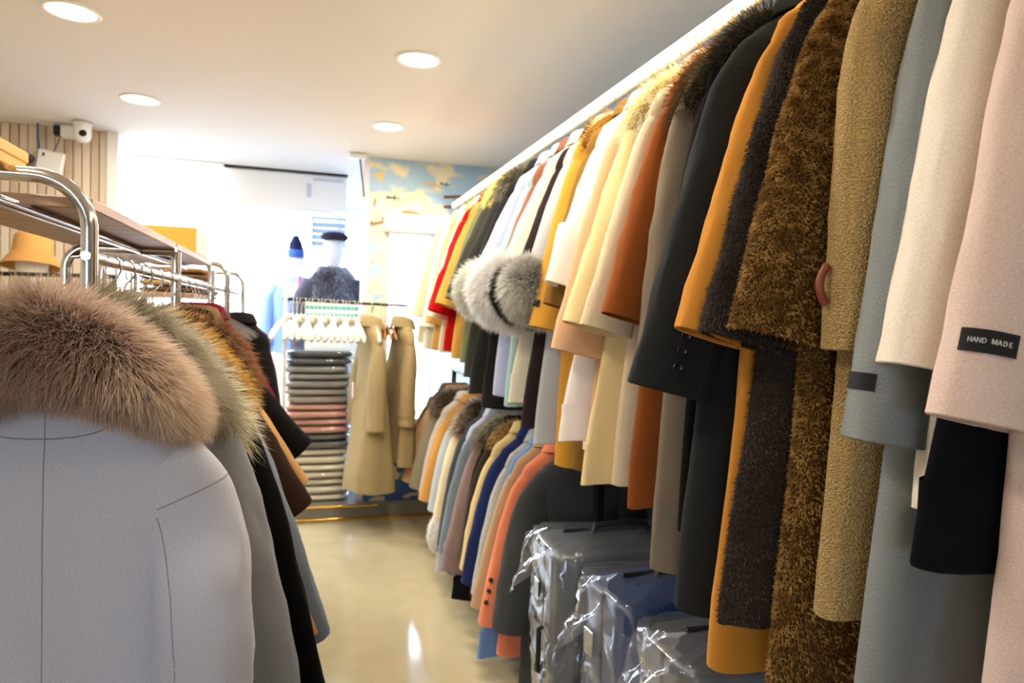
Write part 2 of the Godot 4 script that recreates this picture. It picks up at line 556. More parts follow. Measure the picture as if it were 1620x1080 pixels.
func _sleeve_extras(d: Dictionary, o: Node3D, sl: MeshInstance3D, sr: Array, sn: Array, sg: float, m: Material, sd: int) -> void:
	var ns := sr.size()
	var w: int = sr[0].size()
	# column index for an angle measured from the aisle edge (0) to the side that faces the camera (90)
	var col := func(deg: float) -> float:
		var a := deg / 360.0 * w
		return a if sg > 0.0 else (w - 1.0 - a)
	if d.has("buttons"):
		var bm := plain("button" + d["buttons"]["col"].to_html(), d["buttons"]["col"], 0.3)
		for k: int in d["buttons"]["n"]:
			var q := samp(sr, sn, ns - 1.0 - d["buttons"]["row"] - k * d["buttons"].get("gap", 0.55), col.call(d["buttons"]["deg"]), true)
			var b := MB.new()
			var rr: float = d["buttons"].get("r", 0.009)
			b.lathe(PackedVector2Array([Vector2(0.0, 0.0035), Vector2(rr * 0.25, 0.0025), Vector2(rr * 0.62, 0.0028), Vector2(rr * 0.72, 0.0048), Vector2(rr * 0.9, 0.0045), Vector2(rr, 0.002), Vector2(rr * 0.9, -0.001)]), Vector3.ZERO, 16)
			var bn := part(o, "button", b, bm, q[0] + q[1] * 0.001)
			var nn: Vector3 = q[1]
			var xx := nn.cross(Vector3.UP).normalized()
			bn.basis = Basis(xx, nn, xx.cross(nn))
	if d.has("turnup"):
		var tu: Dictionary = d["turnup"]
		var tr := []
		var r0: float = ns - 1.0 - tu.get("rows", 3.0)
		for i in 6:
			var t := float(i) / 5.0
			var row := PackedVector3Array()
			var fi := lerpf(r0, ns - 1.0, t)
			for k in w:
				var q := samp(sr, sn, fi, k, true)
				row.append(q[0] + q[1] * (tu.get("out", 0.008) * (1.0 if t > 0.01 else 0.3) + tu.get("flare", 0.0) * (1.0 - t)))
			tr.append(row)
		var tmb := MB.new()
		tmb.surf(tr, true)
		_lip(tmb, tr, 0.008, Vector3(0, 0.02, 0))
		var tm: Material = cloth(d.get("fab", "wool"), tu["col"]) if tu.has("col") else m
		var tp := part(o, "turned_cuff", tmb, tm)
		tp.set_meta("label", "turned-back cuff")
		if tu.get("strap", false):
			var stp := []
			for i in 2:
				var row := PackedVector3Array()
				for k in w:
					var q := samp(tr, MB.normals(tr, true), 1.6 + i * 1.3, k, true)
					row.append(q[0] + q[1] * 0.004)
				stp.append(row)
			var sb := MB.new()
			sb.surf(stp, true)
			part(o, "cuff_strap", sb, m)
	if d.has("furcuff"):
		var fc: Dictionary = d["furcuff"]
		var last: PackedVector3Array = sr[ns - 1]
		var mid := Vector3.ZERO
		for p in last:
			mid += p
		mid /= last.size()
		var ax := Vector3(sg * 0.25, -1.0, 0.0).normalized()
		var fr := []
		var ln: float = fc.get("h", 0.17)
		var rx: float = fc.get("rx", 0.085)
		var rz: float = fc.get("rz", 0.06)
		var np := Vector3(-ax.y, ax.x, 0.0)
		for i in 11:
			var t := float(i) / 10.0
			var bul := pow(maxf(sin(PI * lerpf(0.06, 0.97, t)), 0.0), 0.5)
			var row := PackedVector3Array()
			for k in 20:
				var a := TAU * k / 20
				row.append(mid + ax * (t - 0.5) * ln + np * cos(a) * rx * bul + Vector3(0, 0, 0.012 + sin(a) * rz * bul))
			fr.append(row)
		var fn := MB.normals(fr, true)
		var fb := MB.new()
		fb.grid(fr, true, fn)
		var base_c: Color = fc["col"][0]
		var fp := part(o, "fur_cuff", fb, cloth("shaggy", base_c))
		fp.set_meta("label", fc.get("label", "thick fluffy fur cuff"))
		fur(fp, fr, fn, true, fc, sd + 3)
	if d.has("tag"):
		var tg: Dictionary = d["tag"]
		var t0: float = tg["deg"][0]
		var t1: float = tg["deg"][1]
		var trow: float = ns - 1.0 - tg["row"]
		var hh: float = tg.get("half", 0.25)
		var rws := [PackedVector3Array(), PackedVector3Array()]
		for k in 13:
			var dg := lerpf(t0, t1, k / 12.0)
			for i in 2:
				var q := samp(sr, sn, trow + (-hh if i == 0 else hh) + tg.get("skew", 0.0) * k / 12.0, col.call(dg), true)
				rws[i].append(q[0] + q[1] * 0.0022)
		if sg < 0.0:
			pass
		var tb := MB.new()
		var tn := []
		for i in 2:
			var rn := PackedVector3Array()
			for k in 13:
				rn.append(samp(sr, sn, trow, col.call(lerpf(t0, t1, k / 12.0)), true)[1])
			tn.append(rn)
		if sg > 0.0:
			for i in 2:
				rws[i].reverse()
				tn[i].reverse()
		var test: Vector3 = (rws[0][1] - rws[0][0]).cross(rws[1][0] - rws[0][0])
		if test.dot(tn[0][0]) < 0.0:
			rws.reverse()
			tn.reverse()
		tb.grid(rws, false, tn)
		var tp := part(o, "cuff_tag", tb, plain("tag_cloth", Color(0.05, 0.055, 0.075), 0.85))
		tp.set_meta("label", "black woven cuff tag")
		if tg.has("text"):
			var st := SurfaceTool.new()
			st.begin(Mesh.PRIMITIVE_TRIANGLES)
			var font := SystemFont.new()
			font.font_names = PackedStringArray(["Droid Sans"])
			font.font_weight = 500
			var txt: String = tg["text"]
			for k in txt.length():
				if txt[k] == " ":
					continue
				var t := lerpf(tg["span"][0], tg["span"][1], (k + 0.5) / txt.length())
				var dg := lerpf(t0, t1, t)
				var fi: float = trow + tg.get("skew", 0.0) * t
				var q := samp(sr, sn, fi, col.call(dg), true)
				var q2 := samp(sr, sn, fi + tg.get("skew", 0.0) * 0.05, col.call(dg + (t1 - t0) * 0.05), true)
				var nn: Vector3 = q[1]
				var xx: Vector3 = (q2[0] - q[0]).normalized()
				xx = (xx - nn * xx.dot(nn)).normalized()
				var yy := nn.cross(xx)
				var tm := TextMesh.new()
				tm.text = txt[k]
				tm.font = font
				tm.font_size = 32
				tm.pixel_size = tg["size"] / 32.0 * 1.3
				tm.depth = 0.0006
				st.append_from(tm, 0, Transform3D(Basis(xx, yy, nn), q[0] + nn * 0.0029))
			part_mesh(tp, "lettering", st.commit(), plain("tag_thread", Color(0.86, 0.86, 0.84), 0.9))
	if d.has("seam_ring"):
		var pts := PackedVector3Array()
		for k in w / 2 + 3:
			var q := samp(sr, sn, d["seam_ring"] + 0.0, col.call(-25.0 + k * 140.0 / (w / 2 + 2)), true)
			pts.append(q[0] - q[1] * 0.0003)
		var sm := MB.new()
		sm.tube(pts, 0.0014, 6)
		part(o, "armhole_seam", sm, plain("seam" + d["col"].to_html(), d["col"].darkened(0.25), 1.0))
		pts = PackedVector3Array()
		for i in range(int(d["seam_ring"]) + 2, ns):
			var q := samp(sr, sn, i, col.call(118.0), true)
			pts.append(q[0] - q[1] * 0.0003)
		sm = MB.new()
		sm.tube(pts, 0.0012, 6)
		part(o, "sleeve_seam", sm, plain("seam" + d["col"].to_html(), d["col"].darkened(0.25), 1.0))

func _collar(d: Dictionary, o: Node3D, yn: float, ys: float, sh: float, m: Material, sd: int) -> void:
	var c: Dictionary = d.get("collar", {"t": "shirt"})
	var fz: float = d.get("front", -1.0)
	if c["t"] == "none":
		return
	if c["t"] == "fur":
		var rx: float = c.get("rx", 0.115)
		var rz: float = c.get("rz", 0.07)
		var rv: float = c.get("rv", 0.05)
		var rt: float = c.get("rt", 0.035)
		var droop: float = c.get("droop", 0.1)
		var yc: float = yn + c.get("dy", -0.03)
		var rows := []
		var nseg := 34
		for i in nseg:
			var t := float(i) / (nseg - 1)
			var a := lerpf(-PI * 0.86, PI * 0.86, t)      # 0 = middle of the back
			var taper := pow(maxf(sin(PI * lerpf(0.04, 0.96, t)), 0.0), 0.3)
			var back := -fz
			var cen := Vector3(sin(a) * rx, yc - droop * pow((1.0 - cos(a)) * 0.5, 1.3) - c.get("slope", 0.0) * absf(sin(a)), back * cos(a) * rz)
			var outd := Vector3(sin(a) * rz, 0, back * cos(a) * rx).normalized()
			var row := PackedVector3Array()
			for k in 14:
				var b := TAU * k / 14
				# leans outwards: lower rim lies further out
				var yy := cos(b) * rv * taper
				var oo := sin(b) * rt * taper - cos(b) * rt * 0.55 * taper
				row.append(cen + outd * oo + Vector3(0, yy, 0))
			rows.append(row)
		var chk: Vector3 = MB.normals(rows, true)[nseg / 2][3]
		if chk.z * -fz < 0.0:
			for row: PackedVector3Array in rows:
				pass
			rows.reverse()
		var rn := MB.normals(rows, true)
		var mb := MB.new()
		mb.grid(rows, true, rn)
		var bc: Color = c["col"][0]
		var cp := part(o, "fur_collar", mb, cloth("shaggy", bc))
		cp.set_meta("label", c.get("label", "thick fur collar"))
		fur(cp, rows, rn, true, c, sd + 9)
		return
	# cloth collar: a stand folded over
	var prof := [[0.0, -0.012], [0.004, 0.02], [0.012, 0.038], [0.024, 0.034], [0.034, 0.012], [0.046, -0.012 - c.get("fall", 0.0)], [0.042, -0.014 - c.get("fall", 0.0)]]
	if c["t"] == "stand":
		prof = [[0.0, -0.015], [0.002, 0.02], [0.004, 0.042], [0.012, 0.043], [0.014, 0.02], [0.018, -0.016]]
	var rws := []
	for q: Array in prof:
		var row := PackedVector3Array()
		for k in 25:
			var a := lerpf(-PI * 0.88, PI * 0.88, k / 24.0)
			var rx2: float = 0.066 + q[0]
			var rz2: float = 0.046 + q[0] * 0.8
			row.append(Vector3(sin(a) * rx2, yn + q[1] - 0.03 * pow((1.0 - cos(a)) * 0.5, 2.0), -fz * cos(a) * rz2))
		if -fz > 0.0:
			pass
		else:
			row.reverse()
		rws.append(row)
	var cn := MB.normals(rws, false)
	var mid: Vector3 = cn[4 if prof.size() > 6 else 4][12]
	if mid.z * -fz < 0.0:
		rws.reverse()
	var cb := MB.new()
	cb.surf(rws, false)
	var cm: Material = m
	if c.has("col"):
		cm = cloth(d.get("fab", "wool"), c["col"])
	part(o, "collar", cb, cm)

# ------------------------------------------------------------------ hangers
var hanger_proto := {}
func brief(label: String) -> String:
	var w := label.replace(",", "").split(" ")
	return " ".join(w.slice(0, 11))

func hanger(kind: String, at: Vector3, turn: float, label: String, group: String, rail_r := 0.012) -> Node3D:
	var key := kind + str(rail_r)
	if not hanger_proto.has(key):
		var hk := MB.new()
		var pts := PackedVector3Array()
		var rr := maxf(rail_r + 0.006, 0.027 if kind == "left" else 0.021)
		var oy := rail_r + 0.002 - rr
		for k in 15:
			var a := deg_to_rad(lerpf(-30.0, 215.0, k / 14.0))
			pts.append(Vector3(cos(a) * rr, sin(a) * rr + oy, 0))
		pts.reverse()
		var tail := PackedVector3Array()
		pts.append(Vector3(rr * 0.45, oy - rr * 0.98, 0))
		pts.append(Vector3(0.003, oy - rr * 1.25 - 0.016, 0))
		pts.append(Vector3(0.0, -0.118, 0))
		hk.tube(pts, 0.0017 if kind != "left" else 0.0019, 6)
		var ar := MB.new()
		var ap := []
		var wide := 0.15 if kind != "white" else 0.2
		for i in 17:
			var x := lerpf(-wide, wide, i / 16.0)
			var t := absf(x) / wide
			var cy := -0.14 - 0.06 * t - 0.02 * t * t
			if kind == "white":
				cy = -0.1 - 0.07 * t - 0.07 * t * t
			var hh := lerpf(0.017, 0.011, t) if kind != "white" else lerpf(0.018, 0.03, t)
			var dd := lerpf(0.006, 0.02, t * t) if kind == "white" else lerpf(0.006, 0.011, t)
			if i == 0 or i == 16:
				hh *= 0.3
				dd *= 0.3
			var row := PackedVector3Array()
			for k in 10:
				var a := TAU * k / 10
				row.append(Vector3(x, cy + cos(a) * hh, sin(a) * dd))
			ap.append(row)
		ar.surf(ap, true)
		hanger_proto[key] = [hk.mesh(), ar.mesh()]
	var o := thing("hanger", label, "hanger", at, turn, group)
	var hm: StandardMaterial3D = plain("brass_wire", Color(0.83, 0.66, 0.32), 0.28, 1.0) if kind != "left" else steel()
	var am: StandardMaterial3D = plain("hanger_white", Color(0.93, 0.9, 0.84), 0.45)
	if kind == "white":
		hm = plain("pale_wire", Color(0.93, 0.87, 0.72), 0.35, 0.5)
	if kind == "left":
		am = plain("hanger_dark", Color(0.12, 0.1, 0.1), 0.5)
	if kind == "wood":
		am = plain("hanger_wood", Color(0.66, 0.45, 0.24), 0.5)
	part_mesh(o, "hook", hanger_proto[key][0], hm)
	part_mesh(o, "arms", hanger_proto[key][1], am)
	return o

# ------------------------------------------------------------------ the scene
func _ready() -> void:
	nz.seed = 7
	nz.frequency = 0.06
	_camera_and_light()
	_shell()
	_shop_front()
	_right_rack()
	_left_rack()
	_back_rail()
	_suitcases()
	_small_things()

func _camera_and_light() -> void:
	var cam := Camera3D.new()
	cam.name = "camera"
	cam.fov = 53.13
	cam.near = 0.02
	cam.basis = Basis(Vector3.UP, deg_to_rad(-17.0)) * Basis(Vector3.RIGHT, deg_to_rad(-2.07)) * Basis(Vector3.BACK, 0.03)
	cam.position = Vector3(0, 1.38, 0)
	var at := CameraAttributesPhysical.new()
	at.frustum_focal_length = 24.0
	at.frustum_focus_distance = 1.05
	at.exposure_aperture = 5.6
	at.frustum_near = 0.02
	at.frustum_far = 100.0
	cam.attributes = at
	add_child(cam)
	cam.current = true
	var env := Environment.new()
	env.background_mode = Environment.BG_SKY
	var sky := Sky.new()
	var sm := ProceduralSkyMaterial.new()
	sm.sky_top_color = Color(0.72, 0.84, 1.0)
	sm.sky_horizon_color = Color(0.95, 0.97, 1.0)
	sm.ground_bottom_color = Color(0.6, 0.6, 0.6)
	sm.ground_horizon_color = Color(0.9, 0.92, 0.95)
	sm.energy_multiplier = 24.0
	sky.sky_material = sm
	env.sky = sky
	env.tonemap_mode = Environment.TONE_MAPPER_LINEAR
	env.tonemap_exposure = 0.97
	env.sdfgi_enabled = true
	env.ssao_enabled = true
	env.ssil_enabled = true
	var we := WorldEnvironment.new()
	we.name = "environment"
	we.environment = env
	add_child(we)
	# ceiling downlights in two rows
	var glow := plain("downlight_glow", Color(1, 1, 1), 0.5)
	glow.emission_enabled = true
	glow.emission = Color(1.0, 0.95, 0.86)
	glow.emission_energy_multiplier = 4.0
	var ring := plain("downlight_ring", Color(0.95, 0.95, 0.93), 0.4)
	var where := ["over the aisle by the striped wall", "", "", "", ""]
	var lab := {
		"0_3": "round ceiling downlight in the far pair, on the side of the cameras", "1_3": "round ceiling downlight in the far pair, beside the wallpapered wall",
		"0_2": "round ceiling downlight in the near pair, above the steel rack", "1_2": "round ceiling downlight in the near pair, beside the long lit rail"}
	for i in 2:
		for k in range(1, 5):
			if i == 1 and k == 1:
				continue
			var p := Vector3([-0.81, 0.43][i], CEIL, 0.35 - 1.06 * k)
			var key := "%d_%d" % [i, k - 1]
			var o := thing("ceiling_downlight", lab.get(key, "round ceiling downlight behind the viewer"), "downlight", p, 0.0, "round ceiling downlights")
			var rm := MB.new()
			rm.lathe(PackedVector2Array([Vector2(0.082, 0.01), Vector2(0.092, 0.004), Vector2(0.094, -0.003), Vector2(0.09, -0.007), Vector2(0.08, -0.006), Vector2(0.078, 0.0)]), Vector3.ZERO, 32)
			part(o, "trim_ring", rm, ring)
			var dm := MB.new()
			dm.lathe(PackedVector2Array([Vector2(0.0001, 0.004), Vector2(0.08, 0.004), Vector2(0.08, -0.004), Vector2(0.0001, -0.004)]), Vector3.ZERO, 32)
			part(o, "lamp_disc", dm, glow)
			var al := AreaLight3D.new()
			al.name = "lamp"
			al.area_size = Vector2(0.14, 0.14)
			al.light_color = Color(1.0, 0.95, 0.88)
			al.light_energy = 1.5
			al.area_range = 8.0
			al.shadow_enabled = true
			al.rotation_degrees.x = -90.0
			al.position = Vector3(0, -0.012, 0)
			o.add_child(al)

func _slab(called: String, a: Vector3, b: Vector3, m: Material) -> MeshInstance3D:
	var mb := MB.new()
	mb.box(Vector3.ZERO, (b - a).abs(), 0.0)
	return struct(called, mb, m, (a + b) * 0.5)

func _wallpaper() -> StandardMaterial3D:
	# printed paper: cloudy sky with old aeroplanes; covers x 0.40..1.38, y 0..2.42
	var W := 784
	var H := 1936
	var im := Image.create(W, H, false, Image.FORMAT_RGB8)
	var f := FastNoiseLite.new()
	f.seed = 21
	f.frequency = 0.0045
	f.fractal_octaves = 3
	var cream := Color(0.93, 0.89, 0.77)
	for y in H:
		for x in W:
			var wx := 0.4 + x / 800.0
			var wy := 2.42 - y / 800.0
			var c := f.get_noise_2d(x, y * 1.7)
			var b := Color(0.66, 0.78, 0.88)
			var k := smoothstep(-0.3, 0.34, c + (2.0 - wy) * 0.45 - (wx - 0.75) * 0.35)
			if wy < 0.62:
				k = smoothstep(0.15, 0.3, c)
				b = Color(0.3, 0.45, 0.72)
			im.set_pixel(x, y, b.lerp(cream, k))
	# [x, y, length, tilt, colour, kind]
	var planes := [[0.47, 2.3, 0.1, 0.4, Color(0.9, 0.78, 0.5), 2], [0.83, 2.27, 0.14, -0.1, Color(0.85, 0.72, 0.5), 0], [0.92, 2.28, 0.08, -0.1, Color(0.25, 0.27, 0.3), 0],
		[0.565, 2.16, 0.1, 0.0, Color(0.2, 0.22, 0.2), 0], [0.7, 2.06, 0.16, -0.15, Color(0.75, 0.55, 0.25), 1], [0.49, 1.99, 0.16, 0.25, Color(0.6, 0.42, 0.25), 0],
		[0.6, 1.93, 0.06, 0.05, Color(0.85, 0.5, 0.2), 1], [1.06, 2.17, 0.3, 0.1, Color(0.42, 0.25, 0.16), 3], [0.44, 1.72, 0.04, 0.5, Color(0.5, 0.5, 0.4), 0],
		[0.44, 1.4, 0.06, 1.3, Color(0.65, 0.48, 0.3), 1], [0.47, 1.2, 0.12, 0.0, Color(0.7, 0.58, 0.4), 0], [0.86, 2.0, 0.1, 1.2, Color(0.55, 0.62, 0.66), 0], [0.46, 0.95, 0.09, 0.3, Color(0.6, 0.5, 0.35), 0],
		[1.2, 1.5, 0.2, 0.2, Color(0.5, 0.35, 0.25), 3], [0.44, 2.12, 0.06, 1.4, Color(0.75, 0.5, 0.25), 1]]
	for p: Array in planes:
		var cx: float = (p[0] - 0.4) * 800.0
		var cy: float = (2.42 - p[1]) * 800.0
		var L: float = p[2] * 400.0
		for y in range(int(cy - L), int(cy + L)):
			for x in range(int(cx - L), int(cx + L)):
				if x < 0 or y < 0 or x >= W or y >= H:
					continue
				var q := Vector2(x - cx, y - cy).rotated(p[3]) / L
				var hit := false
				match int(p[5]):
					0: hit = (absf(q.y) < 0.11 * (1.0 - q.x * 0.5) and absf(q.x) < 0.95) or (absf(q.x - 0.15) < 0.09 and absf(q.y) < 0.42) or (absf(q.x + 0.82) < 0.07 and q.y < 0.1 and q.y > -0.3)
					1: hit = (q.x * q.x / 0.9 + q.y * q.y / 0.06) < 1.0 or (absf(q.x - 0.6) < 0.15 and absf(q.y - 0.25) < 0.08)
					2: hit = q.y > -0.5 and absf(q.x) < 0.6 - q.y * 0.6 and q.y < 0.9
					3: hit = (absf(q.y + 0.25) < 0.07 and q.x < 0.9) or (absf(q.y - 0.2) < 0.07 and q.x < 0.9) or (absf(q.y) < 0.14 and q.x > -0.2) or (absf(q.x + 0.5) < 0.02 and absf(q.y) < 0.25)
				if hit:
					im.set_pixel(x, y, im.get_pixel(x, y).lerp(p[4], 0.85))
	var m := StandardMaterial3D.new()
	m.resource_name = "wallpaper"
	m.albedo_texture = ImageTexture.create_from_image(im)
	m.roughness = 0.85
	return m

func _paper_wall(called: String, rects: Array, m: Material) -> void:
	# one wall of several flat blocks with the print mapped by place; rects are x0, y0, x1, y1
	var mb := MB.new()
	for q: Array in rects:
		var base := mb.v.size()
		mb.box(Vector3((q[0] + q[2]) * 0.5, (q[1] + q[3]) * 0.5, BACK - 0.06), Vector3(q[2] - q[0], q[3] - q[1], 0.12))
		for i in range(base, mb.v.size()):
			mb.uv.append(Vector2((mb.v[i].x - 0.4) / 0.98, (2.42 - mb.v[i].y) / 2.42))
	struct(called, mb, m)

func _shell() -> void:
	var white := plain("ceiling_paint", Color(0.9, 0.885, 0.87), 0.9)
	var wallw := plain("wall_paint", Color(0.88, 0.87, 0.86), 0.85)
	var fl := StandardMaterial3D.new()
	fl.resource_name = "polished_floor"
	fl.albedo_color = Color(0.74, 0.685, 0.54)
	fl.albedo_texture = noise_tex("stone", 0.02, FastNoiseLite.TYPE_SIMPLEX_SMOOTH, 0.97, 1.02, 512, 4)
	fl.uv1_triplanar = true
	fl.uv1_world_triplanar = true
	fl.uv1_scale = Vector3.ONE * 0.6
	fl.roughness = 0.09
	fl.metallic_specular = 0.55
	_slab("floor", Vector3(-2.6, -0.1, 3.0), Vector3(1.5, 0.0, BACK + 0.08), fl)
	_slab("ceiling", Vector3(-2.7, CEIL, 3.1), Vector3(1.5, CEIL + 0.1, -7.4), white)
	var paper := _wallpaper()
	_slab("wall_right", Vector3(1.38, 0, 3.0), Vector3(1.5, CEIL, -7.4), plain("wall_sky_blue", Color(0.6, 0.72, 0.86), 0.85))
	_slab("wall_left", Vector3(-2.7, 0, 3.0), Vector3(-2.6, CEIL, -7.4), wallw)
	# wall behind the viewer, round a wide window
	var mb := MB.new()
	mb.box(Vector3(-0.6, 0.65, 3.05), Vector3(4.2, 1.3, 0.1))
	mb.box(Vector3(-0.6, 2.16, 3.05), Vector3(4.2, 0.52, 0.1))
	mb.box(Vector3(-2.45, 1.6, 3.05), Vector3(0.5, 0.6, 0.1))
	mb.box(Vector3(0.15, 1.6, 3.05), Vector3(2.7, 0.6, 0.1))
	struct("wall_front", mb, wallw)
	# back wall: papered piece with a window, boarded piece
	_paper_wall("wall_back", [[0.4, 0.0, 0.52, CEIL], [0.52, 1.93, 1.2, CEIL], [1.2, 0.0, 1.38, CEIL], [0.52, 0.0, 1.2, 0.62]], paper)
	mb = MB.new()
	mb.box(Vector3(-1.9, CEIL * 0.5, BACK - 0.06), Vector3(1.5, CEIL, 0.08))
	var lw := struct("wall_back", mb, plain("groove_wood", Color(0.62, 0.55, 0.47), 0.7))
	var pm := MB.new()
	pm.box(Vector3.ZERO, Vector3(0.041, CEIL, 0.02), 0.004)
	var plank := pm.mesh()
	var tones := [Color(0.84, 0.78, 0.7), Color(0.8, 0.73, 0.64), Color(0.87, 0.81, 0.72)]
	for k in 32:
		var pk := MeshInstance3D.new()
		pk.name = "plank"
		pk.mesh = plank
		pk.material_override = plain("plank%d" % (k * 7 % 3), tones[k * 7 % 3], 0.6)
		pk.position = Vector3(-1.172 - 0.046 * k, CEIL * 0.5, BACK - 0.012)
		lw.add_child(pk, true)
	# window in the papered wall: casing box, pane, frame
	mb = MB.new()
	for q: Array in [[0.535, 1.27, 0.03, 1.32], [1.185, 1.27, 0.03, 1.32]]:
		mb.box(Vector3(q[0], q[1], BACK - 0.05), Vector3(q[2], q[3], 0.06), 0.004)
	mb.box(Vector3(0.86, 0.635, BACK - 0.05), Vector3(0.68, 0.03, 0.06), 0.004)
	var wn := struct("window_1", mb, plain("window_white", Color(0.93, 0.93, 0.92), 0.4))
	mb = MB.new()
	mb.box(Vector3(0.86, 1.99, BACK + 0.02), Vector3(0.72, 0.13, 0.05), 0.01)
	part(wn, "blind_casing", mb, plain("casing_cream", Color(0.93, 0.92, 0.86), 0.5))
	mb = MB.new()
	mb.box(Vector3(0.86, 1.28, BACK - 0.06), Vector3(0.64, 1.3, 0.006))
	var glass := StandardMaterial3D.new()
	glass.resource_name = "glass"
	glass.albedo_color = Color(0.92, 0.97, 1.0, 0.08)
	glass.transparency = BaseMaterial3D.TRANSPARENCY_ALPHA
	glass.roughness = 0.02
	mats["glass"] = glass
	part(wn, "pane", mb, glass)
	# end post of the papered wall
	_slab("trim_1", Vector3(0.365, 0.1, BACK + 0.01), Vector3(0.402, CEIL, BACK - 0.12), plain("post_lilac", Color(0.86, 0.85, 0.9), 0.5))
	_slab("trim_2", Vector3(-1.15, 0.1, BACK + 0.01), Vector3(-1.09, CEIL, BACK - 0.12), plain("window_white", Color.WHITE))
	# raised floor of the shop front with brass edges
	_slab("platform", Vector3(-2.6, -0.1, BACK + 0.08), Vector3(1.38, 0.095, -7.4), plain("platform_grey", Color(0.55, 0.54, 0.5), 0.35))
	var brass := plain("brass_trim", Color(0.92, 0.74, 0.35), 0.2, 1.0)
	for k in 2:
		mb = MB.new()
		mb.box(Vector3.ZERO, Vector3(3.1 if k == 0 else 3.98, 0.018, 0.02), 0.005)
		var t := struct("trim_3", mb, brass, Vector3([-1.05, -0.61][k], [0.093, 0.009][k], BACK + 0.088))

